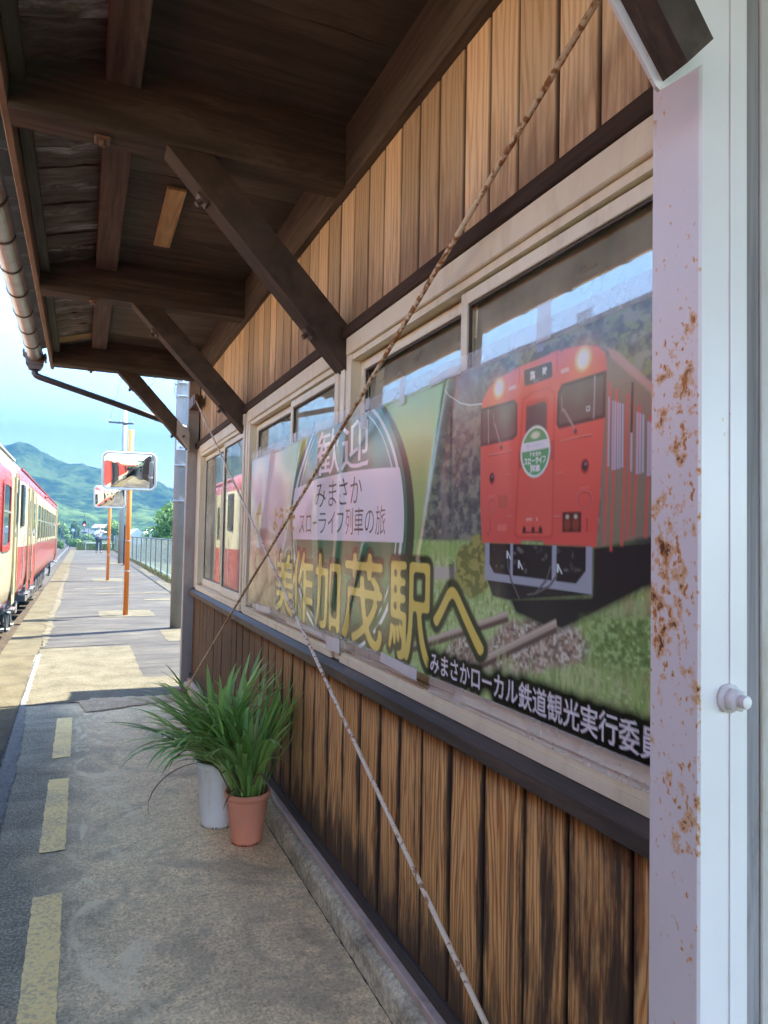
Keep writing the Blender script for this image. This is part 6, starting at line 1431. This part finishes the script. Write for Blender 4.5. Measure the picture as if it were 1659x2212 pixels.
def man(px, py):
    t = thing('person', (px, py, 0), 'man in a white shirt and dark trousers standing far along the platform, elbow raised', 'person')
    N = {'pelvis': ((0, 0, 0.96), (0.155, 0.115)), 'belly': ((0, -0.01, 1.12), (0.16, 0.125)), 'chest': ((0, 0.0, 1.36), (0.175, 0.12)), 'collar': ((0, 0.01, 1.49), (0.10, 0.075)), 'neck': ((0, 0.0, 1.55), 0.056), 'jaw': ((0, -0.02, 1.62), (0.070, 0.078)), 'brow': ((0, -0.01, 1.71), (0.083, 0.098)), 'crown': ((0, 0.0, 1.785), (0.055, 0.065)),
         'shR': ((-0.185, 0, 1.43), 0.062), 'elR': ((-0.275, -0.05, 1.17), 0.045), 'wrR': ((-0.115, -0.24, 1.24), 0.030), 'paR': ((-0.065, -0.27, 1.26), (0.038, 0.022)),
         'shL': ((0.185, 0, 1.43), 0.062), 'elL': ((0.45, -0.09, 1.36), 0.045), 'wrL': ((0.20, -0.25, 1.41), 0.030), 'paL': ((0.14, -0.27, 1.42), (0.038, 0.022)),
         'hipR': ((-0.10, 0, 0.88), 0.10), 'knR': ((-0.12, -0.02, 0.50), 0.066), 'anR': ((-0.14, 0.02, 0.10), 0.043), 'toR': ((-0.16, -0.15, 0.035), (0.042, 0.03)),
         'hipL': ((0.10, 0, 0.88), 0.10), 'knL': ((0.12, -0.02, 0.50), 0.066), 'anL': ((0.13, 0.02, 0.10), 0.043), 'toL': ((0.15, -0.15, 0.035), (0.042, 0.03))}
    E = [('pelvis', 'belly'), ('belly', 'chest'), ('chest', 'collar'), ('collar', 'neck'), ('neck', 'jaw'), ('jaw', 'brow'), ('brow', 'crown'), ('chest', 'shR'), ('shR', 'elR'), ('elR', 'wrR'), ('wrR', 'paR'), ('chest', 'shL'), ('shL', 'elL'), ('elL', 'wrL'), ('wrL', 'paL'), ('pelvis', 'hipR'), ('hipR', 'knR'), ('knR', 'anR'), ('anR', 'toR'), ('pelvis', 'hipL'), ('hipL', 'knL'), ('knL', 'anL'), ('anL', 'toL')]
    for s, pa, sx in (('R', 'paR', 1), ('L', 'paL', -1)):
        p = Vector(N[pa][0])
        for k in range(4):
            a = 'f%s%d' % (s, k); ln = (0.040, 0.046, 0.043, 0.034)[k]
            q = p + Vector((sx * 0.030, -0.012, 0.024 - 0.017 * k)); N[a] = (q, 0.010); N[a + 'm'] = (q + Vector((sx * ln, -0.010, -0.004)), 0.009); N[a + 't'] = (q + Vector((sx * ln * 1.35, 0.016, -0.012)), 0.007)
            E += [(pa, a), (a, a + 'm'), (a + 'm', a + 't')]
        N['th' + s] = (p + Vector((sx * 0.005, -0.02, 0.045)), 0.011); N['th%st' % s] = (p + Vector((sx * 0.04, -0.028, 0.062)), 0.008); E += [(pa, 'th' + s), ('th' + s, 'th%st' % s)]
    def mv(b): b.v = [(v[0] + px, v[1] + py, v[2]) for v in b.v]; return b
    obj('body', mv(skinned(N, E, 'pelvis')), 'skin', t, True)
    g = lambda k, r, d=0.0: (N[k][0], (N[k][1][0] + r, N[k][1][1] + r) if isinstance(N[k][1], tuple) else N[k][1] + r)
    S = {k: g(k, 0.018) for k in ('pelvis', 'belly', 'chest', 'collar')}; S['pelvis'] = ((0, 0, 0.99), (0.172, 0.132)); S['neckb'] = ((0, 0.0, 1.535), 0.068)
    for s in 'RL':
        S['sh' + s] = g('sh' + s, 0.020); S['el' + s] = g('el' + s, 0.018); a = Vector(N['el' + s][0]).lerp(Vector(N['wr' + s][0]), 0.35); S['cf' + s] = (tuple(a), 0.052)
    obj('shirt', mv(skinned(S, [('pelvis', 'belly'), ('belly', 'chest'), ('chest', 'collar'), ('collar', 'neckb'), ('chest', 'shR'), ('shR', 'elR'), ('elR', 'cfR'), ('chest', 'shL'), ('shL', 'elL'), ('elL', 'cfL')], 'pelvis')), 'shirt', t, True)
    T = {'pelvis': ((0, 0, 0.97), (0.176, 0.135))}
    for s in 'RL':
        T['hip' + s] = g('hip' + s, 0.018); T['kn' + s] = g('kn' + s, 0.020); a = N['an' + s][0]; T['an' + s] = ((a[0], a[1] - 0.01, 0.09), 0.066)
    obj('trousers', mv(skinned(T, [('pelvis', 'hipR'), ('hipR', 'knR'), ('knR', 'anR'), ('pelvis', 'hipL'), ('hipL', 'knL'), ('knL', 'anL')], 'pelvis')), 'trousers', t, True)
    obj('belt', mv(MB().lathe([(0.178, 0.985), (0.178, 1.02)], 0, 0, 24, 0, lambda a: 1 - 0.22 * abs(math.sin(a)), False)), 'shoe', t)
    for s in 'RL':
        a = N['an' + s][0]; e = N['to' + s][0]
        obj('shoe', mv(MB().ball((e[0], e[1] + 0.03, 0.040), (0.052, 0.11, 0.040)).ball((a[0], a[1], 0.055), (0.05, 0.06, 0.055))), 'shoe', t, True)
    bm = bmesh.new(); bmesh.ops.create_uvsphere(bm, u_segments=18, v_segments=12, radius=1)
    bmesh.ops.delete(bm, geom=[v for v in bm.verts if v.co.z < 0.35 and v.co.y < 0.25 or v.co.z < -0.35], context='VERTS')
    for v in bm.verts: v.co = Vector((v.co.x * 0.094, v.co.y * 0.108 + 0.005, 1.712 + v.co.z * 0.105))
    obj('hair', mv(MB().bm(bm)), 'hair', t, True)
    for sx in (-1, 1):
        obj('eye', mv(MB().ball((sx * 0.032, -0.098, 1.70), 0.010, 8, 6)), 'shoe', t); obj('ear', mv(MB().ball((sx * 0.088, 0.005, 1.68), (0.012, 0.022, 0.032), 8, 6)), 'skin', t)
    obj('nose', mv(MB().ball((0, -0.112, 1.668), (0.014, 0.018, 0.024), 8, 6)), 'skin', t); obj('mouth', mv(MB().ball((0, -0.094, 1.628), (0.024, 0.006, 0.006), 8, 6)), 'tred', t)
    bg_ = thing('shoulder_bag', (px - 0.16, py - 0.18, 0.98), 'small navy bag hanging at the waist of the man in white', 'bag')
    obj('pouch', MB().bbox(px - 0.27, px - 0.06, py - 0.22, py - 0.14, 0.90, 1.07, 0.03), 'navy', bg_)
    obj('strap', MB().tube([(px - 0.07, py - 0.16, 1.05), (px - 0.02, py - 0.165, 1.2), (px + 0.08, py - 0.15, 1.4), (px + 0.12, py - 0.03, 1.505), (px + 0.10, py + 0.08, 1.48)], 0.012, 6), 'navy', bg_)
    c = thing('camera', (px + 0.09, py - 0.30, 1.42), 'small black camera held at the chest of the man in white', 'camera')
    obj('camera_body', MB().bbox(px + 0.03, px + 0.14, py - 0.325, py - 0.285, 1.38, 1.46, 0.008), 'black', c); obj('lens', MB().tube([(px + 0.085, py - 0.325, 1.42), (px + 0.085, py - 0.36, 1.42)], 0.026, 16), 'black', c)
man(1.06, 51.2)

# ================================================================== air
M['haze'] = NT('blue_air'); _m = M['haze']; _m.t.nodes.remove(_m.b)
_v = _m.n('VolumePrincipled', {'Color': (0.034, 0.098, 0.175), 'Density': 0.0022, 'Anisotropy': 0.0, 'Absorption Color': (0.0, 0.0, 0.0)}); _m.t.links.new(_v.outputs[0], _m.out.inputs['Volume']); M['haze'] = _m.m
tag(obj('haze', MB().box(-1300, 1300, -250, 1290, -4.0, 175.0), 'haze'), 'pale blue haze of humid summer air', 'haze', None, 'stuff')
